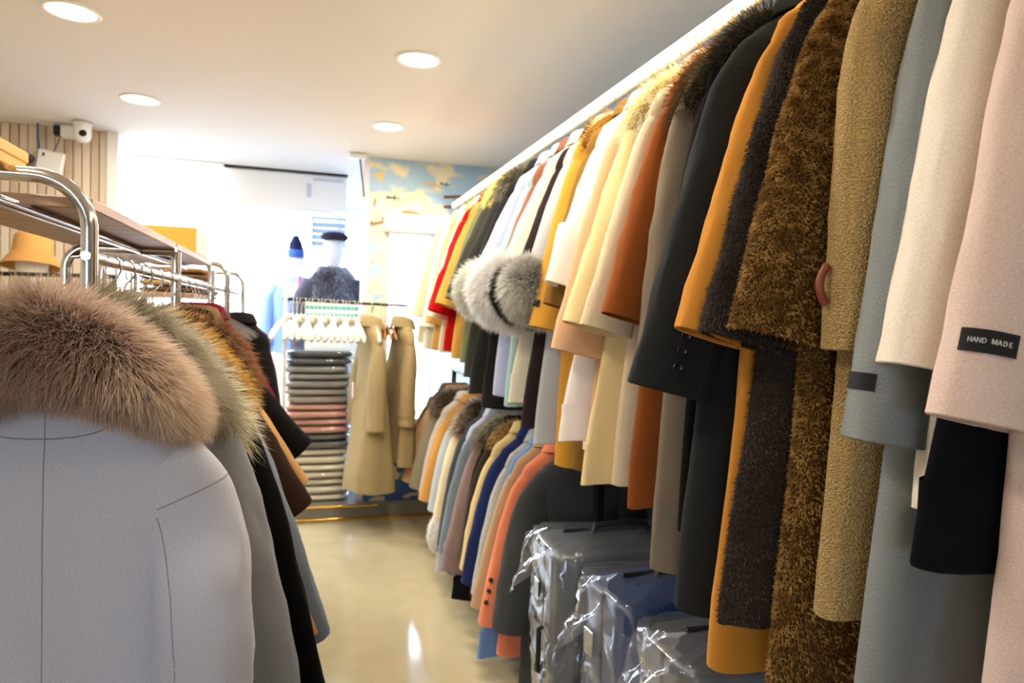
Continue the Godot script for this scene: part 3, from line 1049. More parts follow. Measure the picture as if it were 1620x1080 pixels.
func _shop_front() -> void:
	var white := plain("front_white", Color(0.93, 0.94, 0.95), 0.5)
	var z := -7.2
	var mb := MB.new()
	mb.box(Vector3(-0.6, 2.375, z), Vector3(4.0, 0.09, 0.14), 0.004)
	mb.box(Vector3(-0.6, 0.16, z), Vector3(4.0, 0.13, 0.14), 0.004)
	for k in 5:
		mb.box(Vector3(-2.55 + k * 0.96, 1.25, z), Vector3(0.05, 2.2, 0.09), 0.004)
	var w := struct("window_2", mb, white)
	mb = MB.new()
	mb.box(Vector3(-0.6, 2.3, z + 0.05), Vector3(4.0, 0.02, 0.02))
	part(w, "transom_bar", mb, plain("transom_blue", Color(0.6, 0.82, 0.9), 0.4))
	for k in 4:
		mb = MB.new()
		mb.box(Vector3(-2.07 + k * 0.96, 1.27, z), Vector3(0.91, 2.1, 0.008))
		part(w, "pane", mb, mats["glass"])
	# air conditioner hung under the ceiling
	var o := thing("air_conditioner", "white air conditioner hung under the ceiling of the bright front area", "appliance", Vector3(-0.2, 2.13, -5.5))
	mb = MB.new()
	mb.box(Vector3(0, 0.14, 0), Vector3(1.0, 0.27, 0.24), 0.012)
	part(o, "casing", mb, white)
	mb = MB.new()
	mb.box(Vector3(0, 0.283, 0.0), Vector3(1.0, 0.012, 0.25))
	part(o, "top_gap", mb, plain("dark_plastic", Color(0.09, 0.09, 0.12), 0.5))
	mb = MB.new()
	mb.box(Vector3(0.22, 0.15, 0.123), Vector3(0.035, 0.1, 0.004), 0.001)
	part(o, "display", mb, plain("pale_lilac", Color(0.78, 0.78, 0.86), 0.4))
	mb = MB.new()
	mb.box(Vector3(0.36, 0.235, 0.123), Vector3(0.22, 0.018, 0.004), 0.001)
	part(o, "name_strip", mb, plain("pale_lilac", Color.WHITE))
	for k in 3:
		mb = MB.new()
		mb.box(Vector3(-0.05, 0.012 - 0.004 * k, 0.02 + 0.035 * k), Vector3(0.86, 0.006, 0.028), 0.001)
		part(o, "louvre", mb, plain("louvre_grey", Color(0.7, 0.74, 0.82), 0.4))
	# blue louvred shutter hanging in the front window
	o = thing("louvred_panel", "pale blue louvred panel hanging in the bright window below the air conditioner", "panel", Vector3(0.2, 1.98, -6.4))
	mb = MB.new()
	mb.box(Vector3(-0.14, 0.1, 0), Vector3(0.02, 0.26, 0.03), 0.003)
	mb.box(Vector3(0.14, 0.1, 0), Vector3(0.02, 0.26, 0.03), 0.003)
	mb.box(Vector3(0, 0.235, 0), Vector3(0.3, 0.02, 0.03), 0.003)
	part(o, "frame", mb, plain("shutter_blue", Color(0.55, 0.64, 0.85), 0.5))
	for k in 4:
		mb = MB.new()
		mb.box(Vector3(0, 0.005 + 0.056 * k, 0), Vector3(0.26, 0.05, 0.012), 0.003)
		part(o, "slat", mb, plain("shutter_blue", Color.WHITE))
	mb = MB.new()
	mb.tube(PackedVector3Array([Vector3(-0.1, 0.24, 0), Vector3(-0.1, 0.44, 0)]), 0.003, 6)
	mb.tube(PackedVector3Array([Vector3(0.1, 0.24, 0), Vector3(0.1, 0.44, 0)]), 0.003, 6)
	part(o, "cords", mb, plain("shutter_blue", Color.WHITE))
	# ceiling bracket and pole by the papered wall
	o = thing("ceiling_bracket", "small white bracket with dark rod under the ceiling by the wallpaper", "bracket", Vector3(0.31, 2.4, BACK + 0.06))
	mb = MB.new()
	mb.box(Vector3(0.01, 0.0, 0), Vector3(0.11, 0.03, 0.06), 0.004)
	part(o, "plate", mb, white)
	mb = MB.new()
	mb.tube(PackedVector3Array([Vector3(0.025, -0.015, 0), Vector3(0.055, -0.26, 0)]), 0.006, 8)
	part(o, "rod", mb, plain("dark_plastic", Color.WHITE))
	# light panels on the ceiling of the front area
	var pg := plain("panel_light_glow", Color(1, 1, 1), 0.5)
	pg.emission_enabled = true
	pg.emission = Color(0.95, 0.98, 1.0)
	pg.emission_energy_multiplier = 4.0
	for k in 2:
		var pz: float = [-5.5, -6.4][k]
		o = thing("ceiling_panel_light", ["white light panel on the front area ceiling, nearer the aisle", "white light panel on the front area ceiling, nearer the window"][k], "ceiling light", Vector3(-1.05, CEIL, pz), 0.0, "ceiling light panels")
		mb = MB.new()
		mb.box(Vector3(0, -0.008, 0), Vector3(0.96, 0.016, 0.36), 0.004)
		part(o, "frame", mb, white)
		mb = MB.new()
		mb.box(Vector3(0, -0.015, 0), Vector3(0.92, 0.008, 0.32), 0.001)
		part(o, "lamp_diffuser", mb, pg)
		var al := AreaLight3D.new()
		al.name = "lamp"
		al.area_size = Vector2(0.9, 0.3)
		al.light_color = Color(0.94, 0.97, 1.0)
		al.light_energy = 7.0
		al.area_range = 9.0
		al.shadow_enabled = true
		al.rotation_degrees.x = -90.0
		al.position = Vector3(0, -0.024, 0)
		o.add_child(al)
	# display figures
	var skin := plain("mannequin_white", Color(0.9, 0.9, 0.9), 0.45)
	_mannequin(Vector3(0.22, 0.095, -5.8), "white mannequin in a grey fur jacket and dark beret by the window", skin, true)
	_mannequin(Vector3(-0.08, 0.095, -6.4), "white mannequin in a pale blue jacket and navy knit hat by the window", skin, false)

func _mannequin(at: Vector3, label: String, skin: Material, furred: bool) -> void:
	var o := thing("mannequin", label, "mannequin", at, 0.0 if furred else 8.0)
	var b := 1.48 if furred else 1.46
	var mb := MB.new()
	# head, neck, torso and legs as one lathe, oval in plan
	mb.lathe(PackedVector2Array([Vector2(0.001, b + 0.43), Vector2(0.05, b + 0.42), Vector2(0.078, b + 0.37), Vector2(0.085, b + 0.31), Vector2(0.078, b + 0.24), Vector2(0.05, b + 0.2), Vector2(0.045, b + 0.15), Vector2(0.07, b + 0.11), Vector2(0.17, b + 0.05), Vector2(0.19, b - 0.05), Vector2(0.16, b - 0.25), Vector2(0.13, b - 0.4), Vector2(0.17, b - 0.6), Vector2(0.16, b - 0.8), Vector2(0.11, b - 1.1), Vector2(0.06, b - 1.35), Vector2(0.05, 0.02), Vector2(0.001, 0.02)]), Vector3.ZERO, 20, 0.95, 0.72)
	part(o, "figure", mb, skin)
	mb = MB.new()
	mb.lathe(PackedVector2Array([Vector2(0.001, 0.02), Vector2(0.15, 0.018), Vector2(0.16, 0.008), Vector2(0.16, 0.0)]), Vector3.ZERO, 20)
	part(o, "base", mb, plain("mannequin_base", Color(0.75, 0.76, 0.78), 0.3, 0.6))
	if furred:
		mb = MB.new()
		mb.lathe(PackedVector2Array([Vector2(0.001, 0.055), Vector2(0.06, 0.05), Vector2(0.1, 0.035), Vector2(0.115, 0.012), Vector2(0.1, -0.012), Vector2(0.075, -0.02), Vector2(0.07, -0.012)]), Vector3(0.01, b + 0.4, 0.0), 20)
		var be := part(o, "beret", mb, cloth("wool", Color(0.2, 0.18, 0.24)))
		be.rotation_degrees.z = 0.0
		var rows := []
		for q: Array in [[b + 0.17, 0.08, 0.07], [b + 0.13, 0.12, 0.1], [b + 0.06, 0.19, 0.13], [b - 0.04, 0.22, 0.15], [b - 0.2, 0.215, 0.15], [b - 0.4, 0.22, 0.155], [b - 0.52, 0.21, 0.15]]:
			var row := PackedVector3Array()
			for k in 24:
				var a := TAU * k / 24
				var w := 1.0 + 0.05 * sin(a * 4.0 + q[0] * 6.0)
				row.append(Vector3(cos(a) * q[1] * w, q[0], sin(a) * q[2] * w))
			rows.append(row)
		var rn := MB.normals(rows, true)
		mb = MB.new()
		mb.grid(rows, true, rn)
		var jk := part(o, "fur_jacket", mb, cloth("shaggy", Color(0.4, 0.4, 0.46)))
		fur(jk, rows, rn, true, {"n": 9000, "len": 0.05, "wid": 0.004, "lift": 0.4, "col": [Color(0.16, 0.16, 0.2), Color(0.42, 0.42, 0.48), Color(0.72, 0.74, 0.8)], "patch": 5.0}, 44)
		for sg: float in [-1.0, 1.0]:
			var pts := PackedVector3Array([Vector3(sg * 0.15, b + 0.03, 0.02), Vector3(sg * 0.22, b - 0.08, 0.03), Vector3(sg * 0.25, b - 0.3, 0.05), Vector3(sg * 0.25, b - 0.5, 0.1)])
			var sm := MB.new()
			sm.tube(pts, 0.085, 14, 0.07)
			part(o, "jacket_sleeve", sm, cloth("shaggy", Color(0.4, 0.4, 0.46)))
	else:
		mb = MB.new()
		mb.lathe(PackedVector2Array([Vector2(0.001, 0.15), Vector2(0.032, 0.148), Vector2(0.04, 0.12), Vector2(0.066, 0.08), Vector2(0.08, 0.02)]), Vector3(0, b + 0.34, 0), 18, 0.85)
		part(o, "knit_hat", mb, cloth("wool", Color(0.1, 0.12, 0.24)))
		mb = MB.new()
		mb.lathe(PackedVector2Array([Vector2(0.08, 0.03), Vector2(0.088, 0.02), Vector2(0.088, -0.035), Vector2(0.08, -0.04)]), Vector3(0, b + 0.33, 0), 18, 0.85)
		part(o, "hat_band", mb, cloth("wool", Color(0.24, 0.36, 0.62)))
		var rows := []
		for q: Array in [[b + 0.13, 0.07, 0.06], [b + 0.09, 0.13, 0.09], [b + 0.04, 0.19, 0.12], [b - 0.06, 0.21, 0.14], [b - 0.3, 0.2, 0.14], [b - 0.55, 0.22, 0.15]]:
			var row := PackedVector3Array()
			for k in 24:
				var a := TAU * k / 24
				row.append(Vector3(cos(a) * q[1], q[0], sin(a) * q[2] * (1.0 + 0.04 * sin(a * 6.0))))
			rows.append(row)
		mb = MB.new()
		mb.surf(rows, true)
		part(o, "jacket", mb, cloth("cotton", Color(0.5, 0.62, 0.85)))
		mb = MB.new()
		mb.tube(PackedVector3Array([Vector3(0.02, b + 0.12, 0.11), Vector3(0.015, b - 0.05, 0.16), Vector3(0.02, b - 0.3, 0.165)]), 0.016, 8)
		part(o, "scarf", mb, cloth("wool", Color(0.75, 0.45, 0.55)))
		for sg: float in [-1.0, 1.0]:
			var sm := MB.new()
			sm.tube(PackedVector3Array([Vector3(sg * 0.15, b + 0.03, 0.0), Vector3(sg * 0.22, b - 0.08, 0.0), Vector3(sg * 0.24, b - 0.3, 0.03), Vector3(sg * 0.24, b - 0.5, 0.06)]), 0.07, 12, 0.05)
			part(o, "jacket_sleeve", sm, cloth("cotton", Color(0.5, 0.62, 0.85)))

func _rail(called: String, label: String, a: Vector3, b: Vector3, r: float, m: Material) -> Node3D:
	var o := thing(called, label, "rail", a)
	var mb := MB.new()
	mb.tube(PackedVector3Array([Vector3.ZERO, (b - a) * 0.5, b - a]), r, 14)
	part(o, "bar", mb, m)
	return o

func _right_rack() -> void:
	# upper rail with a light strip along its aisle side, hung from the ceiling
	var o := _rail("lit_rail", "long white hanging rail with a glowing light strip above the coats", Vector3(RAIL_X, RAIL_UP, 0.6), Vector3(RAIL_X, RAIL_UP, BACK + 0.05), 0.012, plain("rail_white", Color(0.9, 0.9, 0.88), 0.35))
	var strip := plain("strip_light_glow", Color(1, 1, 1), 0.5)
	strip.emission_enabled = true
	strip.emission = Color(1.0, 0.94, 0.8)
	strip.emission_energy_multiplier = 4.0
	var mb := MB.new()
	mb.box(Vector3(-0.023, 0.004, -2.62), Vector3(0.012, 0.03, 5.16), 0.003)
	part(o, "light_strip", mb, strip)
	for k in 4:
		var al := AreaLight3D.new()
		al.name = "strip_lamp"
		al.area_size = Vector2(0.024, 1.28)
		al.light_color = Color(1.0, 0.91, 0.7)
		al.light_energy = 0.5
		al.area_range = 6.0
		al.shadow_enabled = true
		o.add_child(al)
		al.position = Vector3(-0.033, -0.006, -0.66 - 1.3 * k)
		# shines down and towards the aisle
		al.basis = Basis(Vector3.BACK, deg_to_rad(-50.0)) * Basis(Vector3.RIGHT, deg_to_rad(-90.0))
	for k in 5:
		mb = MB.new()
		mb.tube(PackedVector3Array([Vector3(0.006, 0.0, -0.1 - 1.25 * k), Vector3(0.4, 0.0, -0.1 - 1.25 * k)]), 0.006, 8)
		part(o, "wall_bracket", mb, plain("rail_white", Color.WHITE))
	# lower rail on posts
	o = _rail("lower_rail", "dark rail carrying the lower row of coats under the lit rail", Vector3(RAIL_X, RAIL_LOW, -2.1), Vector3(RAIL_X, RAIL_LOW, BACK + 0.05), 0.012, plain("rail_dark", Color(0.12, 0.11, 0.11), 0.4, 0.5))
	for k in 2:
		mb = MB.new()
		mb.box(Vector3(0.0, -RAIL_LOW * 0.5, -0.03 - 2.4 * k), Vector3(0.03, RAIL_LOW, 0.03), 0.003)
		part(o, "post", mb, plain("rail_dark", Color.WHITE))

	var W := Color(0.93, 0.91, 0.86)
	var gu := "coats on the upper lit rail"
	var big := {"rows": 40, "cols": 44, "srows": 34, "scols": 30}
	var up := [
		{"z": -0.565, "cuff": [0.343, 1.29], "hem": [0.26, 0.62], "rw": 0.09, "th": 0.045, "col": Color(0.86, 0.765, 0.715), "label": "pale pink wool coat whose black cuff tag reads HAND MADE", "big": 1, "sh": 0.178,
			"tag": {"deg": [7.0, 54.0], "row": 1.9, "half": 0.3, "skew": 0.0, "text": "HAND MADE", "span": [0.16, 0.9], "size": 0.0052}},
		{"z": -0.615, "cuff": [0.16, 1.4], "hem": [0.3, 1.1], "rw": 0.03, "th": 0.025, "sh": 0.17, "col": Color(0.07, 0.07, 0.085), "label": "short black coat hanging between the pale pink and the ivory white coats", "fold": 0.004},
		{"z": -0.665, "cuff": [0.3, 1.338], "sh": 0.172, "hem": [0.22, 1.15], "rw": 0.07, "th": 0.04, "col": Color(0.95, 0.91, 0.84), "label": "ivory white wool coat beside the pale pink coat with the cuff tag", "big": 1},
		{"z": -0.735, "cuff": [0.302, 1.237], "sh": 0.172, "hem": [0.25, 0.86], "rw": 0.075, "th": 0.042, "col": Color(0.56, 0.58, 0.58), "fab": "brushed", "label": "brushed blue-grey wool coat with a small black cuff tag", "big": 1,
			"tag": {"deg": [-25.0, 28.0], "row": 1.6, "half": 0.25, "skew": 0.0}},
		{"z": -0.82, "cuff": [0.262, 1.354], "hem": [0.246, 0.96], "rw": 0.078, "th": 0.045, "col": Color(0.76, 0.64, 0.42), "fab": "boucle", "label": "camel boucle coat with a pebbly knit surface and a cuff tab", "big": 1, "tab": true},
		{"z": -0.915, "cuff": [0.342, 1.371], "sh": 0.18, "hem": [0.25, 0.74], "rw": 0.085, "th": 0.045, "col": Color(0.4, 0.28, 0.13), "fab": "shaggy", "label": "curly golden brown teddy fur coat", "big": 1,
			"pile": {"n": 64000, "len": 0.009, "wid": 0.003, "lift": 0.55, "jit": 0.75, "curl": 1.2, "patch": 150.0, "col": [Color(0.36, 0.25, 0.12), Color(0.48, 0.345, 0.17), Color(0.6, 0.45, 0.24)]}},
		{"z": -0.975, "cuff": [0.36, 1.362], "hem": [0.3, 0.87], "rw": 0.075, "th": 0.034, "col": Color(0.25, 0.21, 0.19), "fab": "shaggy", "label": "dark grey-brown plush coat hanging beside the teddy fur coat", "big": 1,
			"pile": {"n": 22000, "len": 0.009, "wid": 0.002, "lift": 0.4, "jit": 0.4, "patch": 24.0, "col": [Color(0.16, 0.135, 0.125), Color(0.21, 0.18, 0.165), Color(0.26, 0.23, 0.21)]}},
		{"z": -1.04, "cuff": [0.372, 1.368], "hem": [0.27, 0.76], "rw": 0.072, "th": 0.036, "col": Color(0.78, 0.53, 0.21), "label": "long mustard camel wool coat with plain sleeves near the teddy coat", "big": 1},
		{"z": -1.16, "cuff": [0.394, 1.261], "hem": [0.27, 0.815], "rw": 0.085, "th": 0.046, "col": Color(0.155, 0.165, 0.165), "label": "charcoal black tailored coat with three dark cuff buttons", "big": 1, "seam_ring": 6.0,
			"buttons": {"n": 3, "row": 1.0, "deg": 78.0, "gap": 0.7, "r": 0.0105, "col": Color(0.1, 0.1, 0.12)}},
		{"z": -1.245, "cuff": [0.31, 1.34], "hem": [0.22, 0.95], "rw": 0.06, "th": 0.03, "col": Color(0.09, 0.09, 0.09), "fab": "boucle", "label": "black curly astrakhan coat between the charcoal and the taupe coats", "collar": {"t": "fur", "n": 9000, "len": 0.04, "rx": 0.15, "rv": 0.05, "rt": 0.035, "droop": 0.1, "col": [Color(0.1, 0.09, 0.07), Color(0.2, 0.17, 0.12)]}},
		{"z": -1.335, "cuff": [0.29, 1.306], "hem": [0.24, 0.83], "rw": 0.07, "th": 0.042, "col": Color(0.52, 0.47, 0.4), "fab": "melange", "label": "taupe melange coat with a dark olive fox fur collar", "big": 1, "collar": {"t": "fur", "n": 16000, "len": 0.05, "rx": 0.165, "rz": 0.08, "rv": 0.055, "rt": 0.04, "droop": 0.16, "slope": 0.04, "dy": -0.035, "col": [Color(0.16, 0.13, 0.08), Color(0.35, 0.3, 0.2), Color(0.55, 0.5, 0.36)]}},
		{"z": -1.42, "cuff": [0.344, 1.394], "hem": [0.25, 0.95], "rw": 0.066, "th": 0.036, "col": Color(0.55, 0.3, 0.13), "label": "rust brown wool coat with a russet fur collar", "collar": {"t": "fur", "n": 7000, "len": 0.03, "rx": 0.14, "rv": 0.045, "droop": 0.12, "col": [Color(0.35, 0.17, 0.06), Color(0.6, 0.34, 0.14)]}},
		{"z": -1.495, "cuff": [0.356, 1.364], "hem": [0.25, 0.985], "rw": 0.066, "th": 0.036, "col": Color(0.87, 0.79, 0.66), "label": "light oatmeal coat with a single button at the cuff", "buttons": {"n": 1, "row": 0.9, "deg": 85.0, "r": 0.01, "col": Color(0.55, 0.5, 0.45)}},
		{"z": -1.575, "cuff": [0.374, 1.37], "hem": [0.305, 0.965], "rw": 0.07, "th": 0.04, "col": Color(0.93, 0.83, 0.6), "label": "long creamy yellow coat with a pale fur collar", "collar": {"t": "fur", "n": 12000, "len": 0.045, "rx": 0.17, "rv": 0.06, "rt": 0.04, "droop": 0.12, "slope": 0.03, "dy": -0.04, "col": [Color(0.8, 0.7, 0.45), Color(0.95, 0.9, 0.72), Color(0.98, 0.95, 0.85)]}},
		{"z": -1.655, "cuff": [0.365, 1.3], "hem": [0.26, 1.0], "rw": 0.078, "th": 0.04, "col": Color(0.88, 0.7, 0.54), "label": "peach beige coat with a broad cuff below the creamy yellow sleeve"},
		{"z": -1.725, "cuff": [0.31, 1.37], "hem": [0.31, 1.05], "rw": 0.06, "th": 0.036, "col": Color(0.94, 0.91, 0.89), "label": "soft white coat with a long hem under the peach cuff"},
		{"z": -1.81, "cuff": [0.335, 1.477], "hem": [0.2, 1.0], "rw": 0.064, "th": 0.038, "col": Color(0.97, 0.94, 0.88), "label": "bright white coat with a wide turned-back cuff", "turnup": {"rows": 4.0, "out": 0.006, "flare": 0.014}},
		{"z": -1.89, "cuff": [0.32, 1.421], "hem": [0.21, 0.93], "rw": 0.06, "th": 0.036, "col": Color(0.52, 0.38, 0.18), "label": "olive brown coat behind the white turned-back cuff"},
		{"z": -1.98, "cuff": [0.325, 1.354], "hem": [0.22, 0.92], "rw": 0.062, "th": 0.04, "col": Color(0.82, 0.6, 0.23), "label": "ochre yellow coat with a small dark cuff loop and fur collar", "collar": {"t": "fur", "n": 6000, "len": 0.03, "rx": 0.14, "rv": 0.045, "droop": 0.12, "col": [Color(0.6, 0.42, 0.15), Color(0.8, 0.62, 0.28)]},
			"tag": {"deg": [-10.0, 40.0], "row": 1.1, "half": 0.18, "skew": 0.0}},
		{"z": -2.06, "cuff": [0.33, 1.47], "hem": [0.26, 0.975], "rw": 0.06, "th": 0.038, "col": Color(0.74, 0.76, 0.77), "label": "light grey coat with a thick silver fox fur cuff", "furcuff": {"n": 14000, "len": 0.045, "wid": 0.0022, "lift": 0.7, "h": 0.17, "rx": 0.105, "rz": 0.07, "col": [Color(0.55, 0.55, 0.52), Color(0.8, 0.8, 0.74), Color(0.92, 0.91, 0.85)], "label": "thick silver fox cuff"}},
		{"z": -2.14, "cuff": [0.345, 1.463], "hem": [0.285, 1.026], "rw": 0.06, "th": 0.036, "col": Color(0.2, 0.16, 0.16), "label": "dark brown coat ending in a black fur band between the pale fur cuffs", "furcuff": {"n": 8000, "len": 0.03, "wid": 0.0022, "h": 0.18, "rx": 0.115, "rz": 0.04, "lift": 0.6, "col": [Color(0.06, 0.06, 0.05), Color(0.15, 0.15, 0.13)], "label": "black fur band"}},
		{"z": -2.27, "cuff": [0.37, 1.475], "hem": [0.3, 1.08], "rw": 0.064, "th": 0.042, "col": Color(0.94, 0.92, 0.82), "label": "cream coat with a huge white fox fur cuff", "furcuff": {"n": 18000, "len": 0.05, "wid": 0.0022, "lift": 0.6, "h": 0.21, "rx": 0.125, "rz": 0.075, "col": [Color(0.95, 0.9, 0.83), Color(0.98, 0.97, 0.94), Color(0.99, 0.98, 0.96)], "label": "huge white fox cuff"}},
		{"z": -2.37, "cuff": [0.33, 1.5], "hem": [0.25, 1.07], "rw": 0.055, "th": 0.036, "col": Color(0.6, 0.38, 0.32), "label": "dusty brown coat peeping out above the pale aqua coat"},
		{"z": -2.46, "cuff": [0.33, 1.515], "hem": [0.25, 1.05], "rw": 0.06, "th": 0.036, "col": Color(0.7, 0.86, 0.85), "label": "pale aqua coat next to the lavender coat"},
		{"z": -2.6, "cuff": [0.37, 1.49], "hem": [0.26, 1.07], "rw": 0.066, "th": 0.045, "col": Color(0.76, 0.78, 0.9), "label": "lavender white coat with a shaggy white fur cuff", "furcuff": {"n": 10000, "len": 0.055, "wid": 0.003, "lift": 0.75, "h": 0.16, "rx": 0.09, "rz": 0.065, "col": [Color(0.75, 0.75, 0.68), Color(0.92, 0.92, 0.85)], "label": "shaggy white fur cuff"}},
		{"z": -2.74, "cuff": [0.35, 1.47], "hem": [0.27, 1.0], "rw": 0.066, "th": 0.05, "col": Color(0.14, 0.13, 0.13), "label": "black wool coat directly behind the lavender coat"},
		{"z": -2.88, "cuff": [0.38, 1.475], "hem": [0.29, 1.05], "rw": 0.07, "th": 0.05, "col": Color(0.19, 0.19, 0.18), "label": "charcoal coat with a grey-brown fur collar among the dark coats", "collar": {"t": "fur", "n": 7000, "len": 0.04, "wid": 0.0025, "rx": 0.16, "rv": 0.055, "droop": 0.13, "col": [Color(0.25, 0.24, 0.2), Color(0.42, 0.4, 0.33)]}},
		{"z": -3.05, "cuff": [0.365, 1.48], "hem": [0.28, 1.1], "rw": 0.07, "th": 0.055, "col": Color(0.24, 0.24, 0.2), "label": "dark olive grey coat with a yellow fur collar", "collar": {"t": "fur", "n": 6000, "len": 0.04, "wid": 0.0025, "rx": 0.16, "rv": 0.055, "droop": 0.13, "col": [Color(0.75, 0.62, 0.25), Color(0.9, 0.82, 0.45)]}},
		{"z": -3.22, "cuff": [0.345, 1.46], "hem": [0.26, 1.15], "rw": 0.066, "th": 0.055, "col": Color(0.46, 0.47, 0.34), "label": "khaki green coat between the dark coats and the ochre one"},
		{"z": -3.39, "cuff": [0.355, 1.435], "hem": [0.27, 1.16], "rw": 0.062, "th": 0.05, "col": Color(0.84, 0.64, 0.3), "label": "golden camel coat right next to the red coat"},
		{"z": -3.55, "cuff": [0.36, 1.4], "hem": [0.275, 1.19], "rw": 0.07, "th": 0.05, "col": Color(0.8, 0.1, 0.08), "label": "bright red wool coat on the upper rail", "turnup": {"rows": 4.5, "out": 0.01, "flare": 0.0, "col": Color(0.72, 0.05, 0.07)}},
		{"z": -3.7, "cuff": [0.345, 1.37], "hem": [0.27, 1.18], "rw": 0.06, "th": 0.05, "col": Color(0.93, 0.88, 0.75), "label": "cream coat just beyond the red coat"},
		{"z": -3.86, "cuff": [0.325, 1.335], "hem": [0.28, 1.18], "rw": 0.06, "th": 0.05, "col": Color(0.86, 0.68, 0.38), "label": "honey yellow coat two places beyond the red coat"},
		{"z": -4.05, "cuff": [0.31, 1.31], "hem": [0.3, 1.18], "rw": 0.06, "th": 0.055, "col": Color(0.92, 0.9, 0.82), "label": "white coat next to the last trench on the upper rail"},
		{"z": -4.26, "cuff": [0.345, 1.37], "hem": [0.3, 1.2], "rw": 0.075, "th": 0.06, "col": Color(0.85, 0.8, 0.64), "fab": "cotton", "label": "pale stone trench coat with a dark cuff slit, last on the upper rail"},
	]
	for q: Dictionary in up:
		q["x"] = RAIL_X
		q["side"] = -1.0
		q["ys"] = 1.93
		q["group"] = gu
		q["wall_a"] = 0.33
		q["yaw"] = q.get("yaw", float((hash(q["label"]) % 7) - 3) * 0.8)
		if q.has("big"):
			q.merge(big)
		if q.has("furcuff"):
			q["srows"] = 24
		var c := coat(q)
		if q.has("tab"):
			_cuff_tab(c, q)
		hanger("gold", Vector3(RAIL_X, RAIL_UP, q["z"]), 180.0, "gold-hook hanger inside the " + brief(q["label"]), "gold-hook hangers on the lit rail", 0.024)

	var gl := "coats on the lower right rail"
